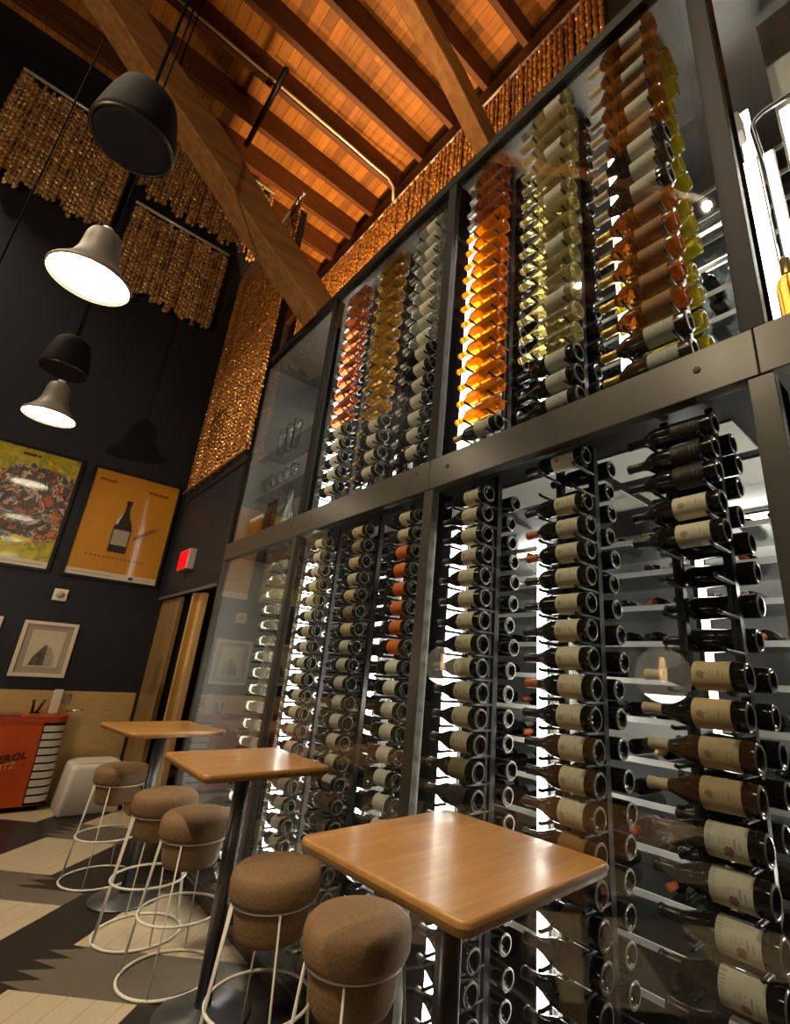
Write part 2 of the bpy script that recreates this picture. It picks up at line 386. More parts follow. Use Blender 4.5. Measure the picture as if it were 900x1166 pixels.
struct('trim_2', MB().box(-9, 3.2, WB-.12, WB, ZC-.42, ZC-.005), M_joist, 'wooden wall plate under the joist ends above the wine cabinet', 'beam')
struct('baseboard_left', MB().box(XL, XL+.012, -6.2, -.001, 0, 1.09), M_steelwall, 'brushed brass wainscot on the dark poster wall', 'wainscot')

# joists and braces
for i, x in enumerate((-8.5, -7.82, -7.14, -6.47, -5.79, -5.12, -4.46, -3.78, -3.11, -2.44, -1.77, -1.10, -.43, .24, .91)):
    o = MB().box(x-.04, x+.04, -6.2 if x > -7 else .1, WB, ZC, ZC+.44).build('ceiling_joist', M_joist, None, .006)
    tag(o, 'reddish timber ceiling joist under the roof boards, %s counted from the poster wall' % ORD[i], 'joist', 'ceiling joists', 'structure')
def brace(x, w, h, label, m):
    L = 6.25; a = math.atan2(.63, -.777)
    T = TR(x, .04, 4.74) @ RX(PI-a+PI) if False else Matrix()
    d = Vector((0, -.777, .63)).normalized(); n = Vector((0, .63, .777)).normalized(); ux = Vector((1, 0, 0))
    mb = MB(); k = 14
    rings = []
    for i in range(k+1):
        p = Vector((x, .06, 4.72))+d*(L*i/k)
        j = .012*math.sin(i*2.3); rings.append([p+ux*(sx_*w/2+j)+n*(sn*h/2+.008*math.cos(i*1.7)) for sx_, sn in ((-1, -1), (1, -1), (1, 1), (-1, 1))])
    vs = [q for r in rings for q in r]; fs = [(4*i+a_, 4*i+(a_+1) % 4, 4*i+4+(a_+1) % 4, 4*i+4+a_) for i in range(k) for a_ in range(4)]
    fs += [(3, 2, 1, 0), tuple(4*k+q for q in range(4))]
    mb.add(vs, fs)
    o = mb.build('timber_brace', m, None, .012); return tag(o, label, 'beam', 'sloping timber braces')
brace(-3.80, .27, .30, 'thick weathered timber brace rising from the far end of the wine cabinet top', M_beam)
brace(-1.58, .115, .17, 'slimmer orange timber brace, brightened as if lit, rising from the middle of the cabinet top', M_beam_lit)

# conduits
o = MB().tube([(-5.045, -3.5, ZC+.02), (-5.045, .6, ZC+.02), (-5.04, 1.0, ZC+.0), (-5.01, 1.25, ZC-.04), (-5.0, 1.36, ZC-.14), (-5.02, 1.40, ZC-.38)], .02, 8).build('conduit', mat('pale_conduit', (.75, .68, .5), .3, metal=.4))
tag(o, 'pale metal conduit running along a ceiling joist and bending down at the wall', 'conduit')
t = empty('light_track', (-5.3, -.6, ZC-.2), 'dark track hung under the joists, between the braces', 'track')
MB().tube([(-.70, 0, 0), (.65, 0, 0)], .036, 8).build('bar', M_black, t)
for q in (-.5, .4): MB().tube([(q, 0, 0), (q, 0, .2)], .012, 6).build('hanger', M_black, t)

# ------------------------------------------------------------------ bead banners and sequin curtains
def strand_mesh(name, n, pitch, r, m, seed, thick=.35):
    rnd = random.Random(seed); mb = MB()
    for i in range(n):
        z = -pitch*(i+.5)+rnd.uniform(-.12, .12)*pitch
        a, b = (.6 if i % 2 else -.6)+rnd.uniform(-.35, .35), (.5 if i % 2 else -.4)+rnd.uniform(-.3, .3); rr = r*rnd.uniform(.88, 1.1)
        T = TR(rnd.uniform(-.15, .15)*r, rnd.uniform(-.3, .3)*r, z) @ RZ(a) @ RX(PI/2+b)
        vs = [T @ Vector((0, 0, -rr*thick))]+[T @ Vector((rr*math.cos(2*PI*k/6), rr*1.15*math.sin(2*PI*k/6), 0)) for k in range(6)]+[T @ Vector((0, 0, rr*thick))]
        mb.add(vs, [(0, 1+(k+1) % 6, 1+k) for k in range(6)]+[(7, 1+k, 1+(k+1) % 6) for k in range(6)], False)
    mb.tube([(0, 0, 0), (0, 0, -pitch*n)], .003, 4)
    return mb.mesh(name, m)
def banner(name, p0, p1, n, length, pitch, r, m, label, ragged=.12, rail=True):
    p0, p1 = Vector(p0), Vector(p1)
    t = empty(name, p0, label, 'beaded curtain', 'hanging beaded curtains')
    ms = [strand_mesh('strand', max(4, int(length/pitch)-q), pitch, r, m, hash(label) % 1000 * 0+len(label)*7+q) for q in range(5)]
    for i in range(n):
        k = (p1-p0)*((i+.5)/n)
        o = link('strand', random.choice(ms), t, 0, (k.x, k.y, random.uniform(-1, 0)*ragged*.3))
        o.rotation_euler.z = math.atan2(p1.y-p0.y, p1.x-p0.x)+random.choice((0, PI))+random.uniform(-.25, .25)
    if name == 'sequin_curtain': MB().tube([(0, -.03, -length-.01), (p1.x-p0.x, -.03, -length-.01)], .016, 8).build('hem_bar', M_sequin, t)
    if rail: MB().tube([(0, 0, .03), tuple(Vector((p1.x-p0.x, p1.y-p0.y, .03)))], .022, 8).build('rail', M_alu, t)
    return t
banner('beaded_banner', (XL+.14, -3.07, 8.40), (XL+.14, -1.74, 8.40), 30, 1.66, .036, .031, M_bead, 'bronze beaded banner with a ragged hem hanging nearest the black pendant speaker', .3)
banner('beaded_banner', (XL+.14, -1.57, 7.44), (XL+.14, -.28, 7.44), 29, 1.42, .034, .029, M_bead, 'lower bronze beaded banner on a pale rail beside the timber brace', .2)
banner('beaded_banner', (XL+.22, -1.66, 9.05), (XL+.22, .12, 9.05), 39, 1.45, .036, .031, M_bead, 'upper bronze beaded banner partly hidden behind the thick timber brace', .4)
banner('sequin_curtain', (-6.80, -.05, 7.05), (-4.70, -.05, 7.05), 78, 3.5, .026, .0175, M_sequin, 'tall copper sequin curtain hanging on the wall beside the wine cabinet', .1)
t = empty('sequin_valance', (-8.2, WB-.16, ZC-.42), 'long gold sequin valance along the wall above the wine cabinet', 'beaded curtain', 'hanging beaded curtains')
ms = [strand_mesh('strand', 42, .028, .026, M_sequin, 90+q) for q in range(5)]
for i in range(100): link('strand', ms[i % 5], t, 0, (.068*i+.03, random.uniform(-.02, .02), 0))
MB().tube([(0, 0, .02), (6.8, 0, .02)], .02, 6).build('rail', M_alu, t)

# ------------------------------------------------------------------ pendants
def pendant_lamp(x, label):
    t = empty('pendant_lamp', (x, -1.61, 3.58), label, 'pendant lamp', 'row of bell pendant lamps')
    R = .215
    prof = [(0, R), (.012, R*1.0), (.03, R*.93), (.07, R*.76), (.12, R*.60), (.18, R*.50), (.25, R*.465), (.31, R*.44), (.345, R*.38), (.37, R*.22), (.38, .0)]
    inner = [(z-.006, max(0, r-.006)) for z, r in prof]
    MB().lathe(prof, 40).lathe(inner, 40).lathe([(0, R), (-.006, R-.006)], 40).build('shade', M_lampwhite, t)
    MB().lathe([(.012, 0), (.010, R*.5), (.012, R-.012), (.018, R-.012), (.018, 0)], 36).build('diffuser', M_lampin, t)
    MB().lathe([(.37, .0), (.37, .032), (.40, .03), (.41, .012), (.41, 0)], 16).build('cap', M_alu, t)
    MB().tube([(0, 0, .40), (0, 0, ZC-3.58)], .006, 6).build('cord', M_blackmatt, t)
    return t
pendant_lamp(-3.2, 'lit pale bell pendant lamp hanging below the black speaker, nearer of the two')
pendant_lamp(-5.63, 'lit pale bell pendant lamp farther off, just above the two posters')
pendant_lamp(-.8, 'lit pale bell pendant lamp hanging above the nearest table')
pendant_lamp(1.6, 'lit pale bell pendant lamp hanging past the nearest table')
def speaker(x, label):
    t = empty('pendant_speaker', (x, -1.6, 3.52), label, 'speaker', 'black pendant speakers')
    prof = [(0, .150), (.01, .156), (.03, .155), (.10, .145), (.20, .128), (.26, .112), (.29, .085), (.305, .03), (.31, 0)]
    MB().lathe(prof, 36).build('housing', M_blackmatt, t)
    MB().lathe([(-.002, 0), (-.004, .12), (.0, .143), (.004, .148)], 36).build('grille', mat('black_grille', (.004, .004, .0045), .7, spec=.2), t)
    MB().lathe([(0, .143), (-.004, .147), (-.003, .153), (.008, .157)], 36).build('rim', M_black, t)
    MB().tube([(0, 0, .30), (0, 0, ZC-3.52)], .007, 6).build('cord', M_blackmatt, t)
speaker(-2.02, 'large black bell pendant speaker nearest, in front of the beaded banners')
speaker(-4.42, 'small black pendant speaker hanging between the two lit lamps')
def globe(x, label):
    t = empty('globe_pendant', (x, -2.1, 1.62), label, 'pendant lamp', 'clear globe pendants')
    R = .19; prof = [(-R*math.cos(PI*k/18)+0, R*math.sin(PI*k/18)) for k in range(17)]
    MB().lathe(prof, 32).build('globe', M_globe, t)
    MB().lathe([(-R*1.004*math.cos(PI*k/36), R*1.004*math.sin(PI*k/36)) for k in range(10)], 32).build('lit_base', M_globelow, t)
    MB().tube([(0, 0, R*.9), (0, 0, .32)], .03, 12).build('socket', M_black, t)
    MB().lathe([(-.05, 0), (-.03, .02), (.03, .022), (.1, .012), (.1, 0)], 12).build('bulb', M_bulb, t)
    MB().tube([(0, 0, .32), (0, 0, ZC-1.62)], .006, 6).build('cord', M_blackmatt, t)
globe(-4.0, 'clear glass globe pendant reflected in the middle of the cabinet glass')
globe(-1.66, 'clear glass globe pendant reflected in the nearest cabinet glass')

# ------------------------------------------------------------------ posters and pictures on the poster wall
def on_left(y, z, d=0.0):   # local u = +y, v = +z, w = +x
    return Matrix(((0, 0, 1, XL+d), (1, 0, 0, y), (0, 1, 0, z), (0, 0, 0, 1)))
def rect(u0, u1, v0, v1): return [(u0, v0), (u1, v0), (u1, v1), (u0, v1)]
def frame_mb(T, u0, u1, v0, v1, w, d0, d1):
    mb = MB()
    for r in (rect(u0, u1, v0, v0+w), rect(u0, u1, v1-w, v1), rect(u0, u0+w, v0+w, v1-w), rect(u1-w, u1, v0+w, v1-w)): mb.prism(r, d0, d1, T)
    return mb
M_post1 = mat('riders_poster_print', (.5, .45, .1), .45, coat=.9)
g = NT(M_post1); co = g.coord('Object'); xyz = g.sep(co)
nf, nc = g.noise(co, 5, 4, .6, .8); vf, _ = g.noise(co, 11, 3)
nf3, _ = g.noise(co, 3.6, 7, .58, 1.8)
bg = g.ramp(nf, [(.35, (.52, .44, .03)), (.52, (.36, .33, .03)), (.6, (.20, .19, .03)), (.68, (.60, .46, .02))])
vo = g.t.nodes.new('ShaderNodeTexVoronoi'); vo.inputs['Scale'].default_value = 9; g.t.links.new(nc, vo.inputs['Vector'])
vo2 = g.t.nodes.new('ShaderNodeTexVoronoi'); vo2.inputs['Scale'].default_value = 8; vo2.inputs['Randomness'].default_value = 1
mp = g.scale(co, (1, 1.3, .8)); g.t.links.new(mp, vo2.inputs['Vector'])
sep2 = g.sep(vo2.outputs['Color'])
fig = g.ramp(nf3, [(0, (.16, .035, .015)), (.34, (.34, .10, .04)), (.42, (.035, .03, .03)), (.47, (.14, .15, .17)), (.52, (.48, .40, .30)), (.56, (.24, .045, .02)), (.63, (.42, .18, .08))], True)
fig = g.mix(g.M('GREATER_THAN', vf, .56), fig, (.07, .05, .04))
ry = g.M('DIVIDE', g.M('SUBTRACT', xyz[1], .62), .56); rz = g.M('DIVIDE', g.M('SUBTRACT', xyz[2], .68), .46)
rad = g.M('ADD', g.M('ADD', g.M('MULTIPLY', ry, ry), g.M('MULTIPLY', rz, rz)), g.M('MULTIPLY', g.M('SUBTRACT', nf, .5), 1.6))
g.base(g.mix(g.M('LESS_THAN', rad, .95), bg, fig))
M_post2 = mat('amber_poster_print', (.52, .24, .012), .45, coat=.9, noise=(.46, .205, .01), nscale=3)
M_poststrip = mat('cream_poster_strip', (.55, .50, .42), .6, coat=.4)
M_marks = mat('faint_brown_print', (.20, .075, .01), .6, coat=.5)
def poster(y0, y1, z0, z1, m, label):
    t = empty('framed_poster', (XL, y0, z0), label, 'poster', 'framed posters on the dark wall'); T = Matrix(((0, 0, 1, .004), (1, 0, 0, 0), (0, 1, 0, 0), (0, 0, 0, 1)))
    W, H = y1-y0, z1-z0
    frame_mb(T, -.035, W+.035, -.035, H+.035, .035, 0, .035).build('frame', M_black, t, .003)
    MB().prism(rect(0, W, 0, H), 0, .02, T).build('print', m, t)
    MB().prism(rect(0, W, 0, .075), .02, .0215, T).build('caption_strip', M_poststrip, t)
    return t, W, H, T
t, W, H, T = poster(-2.13, -1.20, 2.345, 3.645, M_post1, 'colourful poster of riders on yellow green, left of the amber bottle poster')
MB().prism(rect(.43, .50, .02, .055), .0215, .0225, T).build('flag_chip', M_bluechip, t)
MB().prism(rect(.53, .88, .032, .042), .0215, .0222, T).build('caption_mark', M_matboard, t)
for q, (a, b) in enumerate(((.40, .52), (.53, .56))): MB().prism(rect(a, b, 1.22, 1.25), .02, .021, T).build('title_mark', M_ink, t)
t, W, H, T = poster(-1.035, -.105, 2.34, 3.64, M_post2, 'amber yellow poster with one dark wine bottle, right of the riders poster')
MB().prism(rect(.63, .68, .02, .055), .0215, .0225, T).build('flag_chip', M_bluechip, t)
MB().prism(rect(.05, .45, .033, .043), .0215, .0222, T).build('caption_mark', M_matboard, t)
MB().prism(rect(.72, .86, .033, .043), .0215, .0222, T).build('caption_mark', M_matboard, t)
def silh(cu, base, h, r, fl=1):
    pr = [(0, r*.9), (.02, r), (.46, r), (.53, r*.9), (.62, r*.62), (.72, r*.36), (.80, r*.26), (.93, r*.24), (.935, r*.32), (1, r*.32)]
    return [(cu+rr, base+h*a) for a, rr in pr]+[(cu-rr, base+h*a) for a, rr in reversed(pr)]
MB().prism(silh(.43, .32, .66, .098), .02, .0225, T).build('bottle_picture', M_ink, t)
MB().prism(silh(.43, .325, .65, .088), .0225, .0232, T).build('bottle_shade', mat('printed_dark_glass', (.012, .008, .006), .5, coat=.5), t)
MB().prism(rect(.345, .515, .41, .60), .0232, .024, T).build('bottle_label', M_matboard, t)
MB().prism([(.345, .66), (.365, .66), (.395, .80), (.388, .80), (.35, .72)], .0232, .024, T).build('bottle_highlight', M_poststrip, t)
MB().prism([(.56, .49), (.78, .66), (.80, .70), (.77, .70), (.58, .56)], .02, .0212, T).build('bottle_shadow_print', M_marks, t)
for a, b, z in ((.06, .12, 1.165), (.125, .17, 1.16), (.175, .235, 1.158), (.60, .65, 1.135), (.66, .70, 1.13), (.71, .76, 1.13), (.77, .83, 1.128)):
    MB().prism(rect(a, b, z, z+.032), .02, .0208, T).build('title_mark', mat('red_brown_print', (.22, .04, .01), .6), t)
for k in range(14): MB().prism(rect(.13+.045*k, .13+.045*k+.03, .245-.0008*k, .262-.0008*k), .02, .0206, T).build('caption_letter', M_marks, t)
# small framed prints
def small_print(y0, y1, z0, z1, label):
    t = empty('framed_print', (XL, y0, z0), label, 'picture', 'small white framed prints'); T = Matrix(((0, 0, 1, .004), (1, 0, 0, 0), (0, 1, 0, 0), (0, 0, 0, 1)))
    W, H = y1-y0, z1-z0
    frame_mb(T, 0, W, 0, H, .036, 0, .03).build('frame', M_whitepaint, t, .003)
    MB().prism(rect(.03, W-.03, .03, H-.03), 0, .012, T).build('mount', M_matboard, t)
    MB().prism(rect(.095, W-.095, .10, H-.09), .012, .0135, T).build('paper', M_paper, t)
    c = W/2; a = [(c-.105, .115), (c+.02, .115), (c+.02, .30), (c+.0, .335), (c-.045, .27), (c-.085, .20)]
    MB().prism(a, .0135, .0145, T).build('dark_tower_picture', M_photo, t)
    MB().prism([(c+.02, .115), (c+.105, .115), (c+.10, .21), (c+.06, .29), (c+.0, .335), (c+.02, .30)], .0135, .0142, T).build('pale_tower_picture', M_photo2, t)
    return t
small_print(-1.225, -.74, 1.22, 1.79, 'white framed print of a pointed dark tower below the posters')
small_print(-1.90, -1.405, 1.235, 1.80, 'white framed print cut off at the left edge beside the tower print')
t = empty('wall_thermostat', (XL, -1.0, 2.09), 'small square white wall control with a dial between the posters and print', 'thermostat')
T = Matrix(((0, 0, 1, .003), (1, 0, 0, 0), (0, 1, 0, 0), (0, 0, 0, 1)))
MB().prism(rect(-.065, .065, -.065, .065), 0, .03, T).build('plate', M_white, t, .006)
MB().lathe([(0, .04), (.012, .038), (.014, .0)], 20, T @ TR(0.0, 0, .03)).build('dial', M_matboard, t)

# ------------------------------------------------------------------ exit sign, doorway
t = empty('exit_sign', (-6.0, -.001, 2.56), 'glowing red exit sign above the doorway next to the poster wall', 'exit sign')
MB().box(-.20, .16, -.075, 0, -.115, .115).build('housing', M_exitbody, t, .006)
MB().box(-.19, .13, -.082, -.0755, -.105, .105).build('lit_face', M_exit, t, .003)
o = MB().box(-6.92, -6.16, .02, .07, .0, 2.17).build('sliding_door_panel', M_doorwood, None, .004); tag(o, 'golden brown door panel in the corner under the exit sign', 'door')
o = MB().box(-6.155, -5.70, .09, .15, 0, 2.17).build('dark_opening_sheet', M_blackmatt, None, .004); tag(o, 'narrow black sheet standing for the dark doorway between the golden panel and honey wood jamb', 'door')  # black sheet standing in for the shade of the open doorway
t = empty('door_jamb', (-5.6, .05, 0), 'honey coloured wooden door jamb beside the glass cabinet corner', 'door frame')
MB().box(-.08, .0, -.04, .06, 0, 2.17).build('jamb_post', M_jamb, t, .006); MB().box(.005, .03, -.05, .02, 0, 2.17).build('edge_strip', mat('gold_strip', (.5, .33, .10), .3, metal=.6), t, .003)
MB().box(.03, .14, .0, .06, 0, 2.17).build('inner_post', M_jamb, t, .006)
t = empty('passage_shelf', (-5.3, .55, 0), 'wooden shelf in the lit passage seen beside the cabinet corner', 'shelf')
for k, zz in enumerate((.55, .95, 1.35, 1.75, 2.1)): MB().box(-.55, .40, -.12, .12, zz, zz+.03).build('board', M_jamb, t, .003)
MB().box(-.57, -.55, -.12, .12, 0, 2.15).build('side_panel', M_jamb, t, .003); MB().box(.40, .42, -.12, .12, 0, 2.15).build('side_panel', M_jamb, t, .003)
for k, (xx, zz, m, w, h, lab) in enumerate(((-5.25, 1.38, M_white, .12, .20, 'white card box on the middle passage shelf'), (-5.2, .98, M_red, .10, .10, 'small red tin on the low passage shelf'), (-5.42, 1.38, M_jamb, .1, .14, 'brown carton beside the white box on the passage shelf'), (-5.28, 1.78, M_orange2, .13, .12, 'rust red box on the high passage shelf'))):
    o = MB().box(xx-w/2, xx+w/2, .46, .58, zz, zz+h).build('carton', m, None, .006); tag(o, lab, 'box', 'things on the passage shelf')

# ------------------------------------------------------------------ orange drinks cart, white box
t = empty('drinks_cart', (-6.97, -1.0, 0), 'orange drinks cart with white slatted end at the left edge', 'cart')
# plan outline with rounded front corner, body tapers towards the floor
def cart_ring(z, k):
    x1, y1 = .26-.004*k, .375+.02*k
    pts = [(0, -1.0), (x1, -1.0)]
    for q in range(10):
        a = q/6*PI/2; pts.append((x1-.12+.12*math.cos(a), y1-.12+.12*math.sin(a)))
    pts.append((0, y1)); return [Vector((x, y, z)) for x, y in pts]
mb = MB(); r0 = cart_ring(.05, 1); r1 = cart_ring(.80, 0); n = len(r0)
mb.add(r0+r1, [(i, (i+1) % n, n+(i+1) % n, n+i) for i in range(n)]+[tuple(range(n))[::-1], tuple(range(n, 2*n))])
mb.build('body', M_orange, t)
MB().box(.02, .21, -.95, .33, 0, .05).build('plinth', M_blackmatt, t)
mb = MB(); top0 = [p+Vector((.012 if p.x > .01 else 0, .012 if p.y > -.9 else 0, 0)) for p in cart_ring(.80, 0)]
top1 = [Vector((p.x, p.y, .86)) for p in top0]
mb.add(top0+top1, [(i, (i+1) % n, n+(i+1) % n, n+i) for i in range(n)]+[tuple(range(n))[::-1], tuple(range(n, 2*n))]); mb.build('top_rim', M_orange2, t)
MB().box(.0, .255, -.95, -.02, .86, .875).build('counter', mat('dusky_counter', (.16, .075, .06), .35), t, .003)
mb = MB(); A = [p+Vector((.004, .004, 0)) for p in cart_ring(.055, 1)][1:]; B = [p+Vector((.004, .004, 0)) for p in cart_ring(.795, .05)][1:]
A[0].y = A[1].y-.075; B[0].y = B[1].y-.075; m_ = len(A)
mb.add(A+B, [(i, i+1, m_+i+1, m_+i) for i in range(m_-1)]); mb.build('slat_backing', M_blackmatt, t)
for k in range(10):
    a, b = k/10+.012, (k+1)/10-.012
    z0, z1 = .07+.71*a, .07+.71*b
    mb = MB(); A = cart_ring(z0, 1-a*.95); B = cart_ring(z1, 1-b*.95)
    ia = [v for v in A[1:]]; ib = [v for v in B[1:]]
    def cut(L):  # slat wraps from the front face round the corner
        q = [Vector((L[1].x, L[1].y-.07, L[1].z))]+L[1:]
        return [Vector((p.x+.008, p.y+.008, p.z)) for p in q]
    ca, cb = cut(ia), cut(ib); m_ = len(ca)
    mb.add(ca+cb, [(i, i+1, m_+i+1, m_+i) for i in range(m_-1)]); o = mb.build('slat', M_white, t)
    so = o.modifiers.new('solid', 'SOLIDIFY'); so.thickness = .012
Tt = Matrix(((0, 0, 1, .262), (1, 0, 0, -.075), (0, 1, 0, .40), (0, 0, 0, 1)))
text_mesh('lettering', 'APEROL', .092, M_ink, Tt @ TR(.035, .075, .0) @ RZ(.2), .003, t, .15)
text_mesh('lettering', 'SPRITZ', .078, M_palink, Tt @ TR(.01, -.005, .0) @ RZ(.2), .003, t, .15)
o = MB().box(-6.86, -6.84, -.80, -.72, .875, 1.11).build('menu_stand', M_white, None, .004); o.rotation_euler = (0, 0, 0); tag(o, 'tall off-white menu card standing on the orange cart', 'menu')
t = empty('wine_glass', (-6.85, -.67, .875), 'stemless clear goblet beside the menu card on the orange cart', 'glass')
MB().lathe([(0, 0), (0, .03), (.006, .028), (.01, .005), (.07, .005), (.09, .03), (.13, .045), (.19, .036), (.188, .034), (.13, .042), (.092, .026), (.08, 0)], 20).build('bowl', M_clear, t)
o = MB().tube([(-6.80, -.66, .90), (-6.80, -.52, .915), (-6.8, -.50, .92)], .006, 8).build('corkscrew_lever', M_chrome); tag(o, 'thin metal rod sticking out from the end of the orange cart top', 'rod')
t = empty('napkin_holder', (-6.86, -.90, .875), 'dark forked holder beside the menu card on the orange cart', 'holder')
MB().tube([(0, -.03, 0), (0, -.045, .13)], .012, 8).build('prong', M_black, t); MB().tube([(0, .0, 0), (0, .045, .13)], .012, 8).build('prong', M_black, t); MB().box(-.03, .03, -.05, .03, 0, .012).build('foot', M_black, t)
# white rounded cube stool
t = empty('cube_bin', (-6.61, -.29, 0), 'off-white rounded square bin against the brass wainscot', 'bin')
mb = MB()
prof = [(0, .25, .02), (.02, .265, .05), (.40, .235, .05), (.43, .225, .06), (.44, .20, .06)]
rings = []
def sqr(h, rc, n=5):
    out = []
    for cx, cy, a0 in ((1, 1, 0), (-1, 1, PI/2), (-1, -1, PI), (1, -1, 3*PI/2)):
        for k in range(n+1):
            a = a0+PI/2*k/n; out.append((cx*(h-rc)+rc*math.cos(a), cy*(h-rc)+rc*math.sin(a)))
    return out
vs = []; N = 24
for z, h, rc in prof: vs += [(x, y, z) for x, y in sqr(h, rc)]
fs = [(i*N+k, i*N+(k+1) % N, (i+1)*N+(k+1) % N, (i+1)*N+k) for i in range(len(prof)-1) for k in range(N)]+[tuple(range(N))[::-1], tuple((len(prof)-1)*N+k for k in range(N))]
mb.add(vs, fs, True); mb.build('body', M_white, t)
MB().box(-.17, .17, -.17, .17, .441, .452).build('lid', M_white, t, .02)
t.rotation_euler.z = .0

# ------------------------------------------------------------------ stools and tables
def make_stool():
    t = empty('cork_stool', (0, 0, 0), '', 'stool', 'cork topped wire stools')
    MB().lathe([(.475, 0), (.472, .10), (.478, .128), (.50, .14), (.56, .148), (.60, .151), (.612, .15)], 40).build('lower_seat', M_cork, t)
    MB().lathe([(.608, .10), (.606, .155), (.612, .172), (.63, .181), (.675, .183), (.70, .178), (.715, .163), (.723, .14), (.727, .08), (.729, 0)], 44).build('seat', M_cork, t)
    MB().ring((0, 0, .603), .162, .0045).build('seat_ring', M_whitewire, t)
    MB().ring((0, 0, .275), .198, .0065).build('footrest_ring', M_whitewire, t)
    MB().ring((0, 0, .008), .225, .007).build('base_ring', M_whitewire, t)
    for k in range(4):
        a = PI/4+k*PI/2
        for d in (-.09, .09):
            c, s = math.cos(a+d), math.sin(a+d); c2, s2 = math.cos(a+d*.5), math.sin(a+d*.5)
            MB().tube([(.162*c, .162*s, .603), (.198*c2, .198*s2, .275), (.225*c2, .225*s2, .010)], .0045, 6).build('leg', M_whitewire, t)
            if k % 2: break
    return t
st = make_stool()
for i, (x, y, rz, lab) in enumerate(((-4.63, -.46, .3, 'tan cork stool with white wire legs beside the white bin, farthest stool'), (-3.68, -.40, .9, 'tan cork stool between the farthest table and the middle table'),
        (-3.15, -.37, .2, 'tan cork stool tucked at the far end of the middle table'), (-2.22, -.335, .6, 'tan cork stool in front of the middle table post, near its end'), (-1.66, -.30, .1, 'big brown cork stool under the edge of the nearest table'))):
    o = st if i == 0 else copy_tree(st); o.location = (x, y, 0); o.rotation_euler.z = rz; o['label'] = lab
def make_table():
    t = empty('bar_table', (0, 0, 0), '', 'table', 'oak bar tables along the cabinet'); W, D, Z = .33, .312, 1.035
    pts = []
    for cx, cy, a0 in ((1, 1, 0), (-1, 1, PI/2), (-1, -1, PI), (1, -1, 3*PI/2)):
        for k in range(7):
            a = a0+PI/2*k/6; pts.append((cx*(W-.03)+.03*math.cos(a), cy*(D-.03)+.03*math.sin(a)))
    def rg(e, z): return [(x*(1+e/W), y*(1+e/D), z) for x, y in pts]
    N = len(pts); L = [rg(-.006, Z), rg(-.001, Z-.003), rg(0, Z-.008), rg(0, Z-.016)]
    mb = MB(); mb.add([p for r in L for p in r], [(i*N+k, i*N+(k+1) % N, (i+1)*N+(k+1) % N, (i+1)*N+k) for i in range(3) for k in range(N)], True)
    mb.add(rg(-.006, Z), [tuple(range(N))]); mb.build('tabletop', M_table, t)
    L = [rg(-.001, Z-.016), rg(-.003, Z-.030), rg(-.010, Z-.036)]
    mb = MB(); mb.add([p for r in L for p in r], [(i*N+k, i*N+(k+1) % N, (i+1)*N+(k+1) % N, (i+1)*N+k) for i in range(2) for k in range(N)], True); mb.add(rg(-.010, Z-.036), [tuple(range(N))[::-1]]); mb.build('under_edge', M_edge, t)
    MB().box(-.13, .13, -.13, .13, Z-.046, Z-.0365).build('mounting_plate', M_darksteel, t, .003)
    MB().lathe([(.02, .0), (.02, .036), (Z-.046, .036), (Z-.046, 0)], 24).build('post', M_darksteel, t)
    MB().lathe([(0, 0), (0, .205), (.006, .21), (.012, .205), (.022, .06), (.04, .04), (.04, 0)], 44).build('base', M_darksteel, t)
    return t
tb = make_table()
for i, (x, y, rz, lab) in enumerate(((-1.185, -.335, .05, 'oak topped bar table nearest, in front of the dark bottle racks'), (-2.745, -.33, .0, 'oak topped bar table in the middle, its steel post between two stools'), (-4.19, -.37, .12, 'oak topped bar table farthest off, beside the cabinet corner'))):
    o = tb if i == 0 else copy_tree(tb); o.location = (x, y, 0); o.rotation_euler.z = rz; o['label'] = lab

# ------------------------------------------------------------------ wine cabinet enclosure
P3, P2, P1, P0 = -.354, -1.875, -3.392, -4.865       # left faces of the posts
PW = .07
cab = empty('wine_cabinet', (0, 0, 0), 'floor to roof glass wine cabinet with bronze grey steel frame and a wide middle beam', 'wine cabinet')
for nm, x, w in (('corner_post', P0, .03), ('post', P1, .055), ('post', P2, PW), ('post', P3, PW), ('post', 1.17, PW)):
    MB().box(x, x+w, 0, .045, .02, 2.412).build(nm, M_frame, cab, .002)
    MB().box(x, x+w, .0, .045, 2.584, 4.62).build('upper_'+nm, M_frame_shaded, cab, .002)
    if x > P0:
        jd = .085 if x == P1 else .145
        MB().box(x+.004, x+w-.002, .047, jd, .05, 2.41).build('inner_jamb', M_felt, cab, .002)
        MB().box(x+.004, x+w-.002, .047, jd, 2.59, 4.6).build('inner_jamb', M_felt, cab, .002)
bx = [P0, P2+.035, P3+.036, 1.9, 2.6]
for a, b in zip(bx[:-1], bx[1:]):
    o = MB().box(a, b-.002, -.004, .05, 2.415, 2.582).build('middle_beam', M_frame, cab, .003)
for x in (-3.45, -1.95, -1.70, -.49, -.15, .9):
    MB().lathe([(0, 0), (.004, .011), (.0, .013)], 12, TR(x, -.004, 2.50+(.04 if x in (-1.95, -.15) else .01)) @ RX(PI/2)).build('bolt', M_ink, cab)
MB().box(P0, 2.6, -.004, .05, 4.60, 4.68).build('top_rail', M_frame_shaded, cab, .003)
MB().box(P0, 2.6, -.004, .05, 0, .06).build('bottom_rail', M_frame, cab, .003)
MB().box(P0+.02, 2.6, .05, 1.50, 4.62, 4.70).build('roof_panel', M_greypanel, cab)
MB().box(P0+.02, 2.6, .05, 1.50, 2.47, 2.56).build('middle_slab', M_black, cab)
MB().box(P0+.02, 2.6, .05, 1.50, 0, .05).build('cabinet_floor', M_black, cab)
MB().box(P0+.02, 2.6, 1.50, 1.53, 0, 4.7).build('back_panel', mat('pale_cabinet_back', (.45, .45, .43), .4), cab)
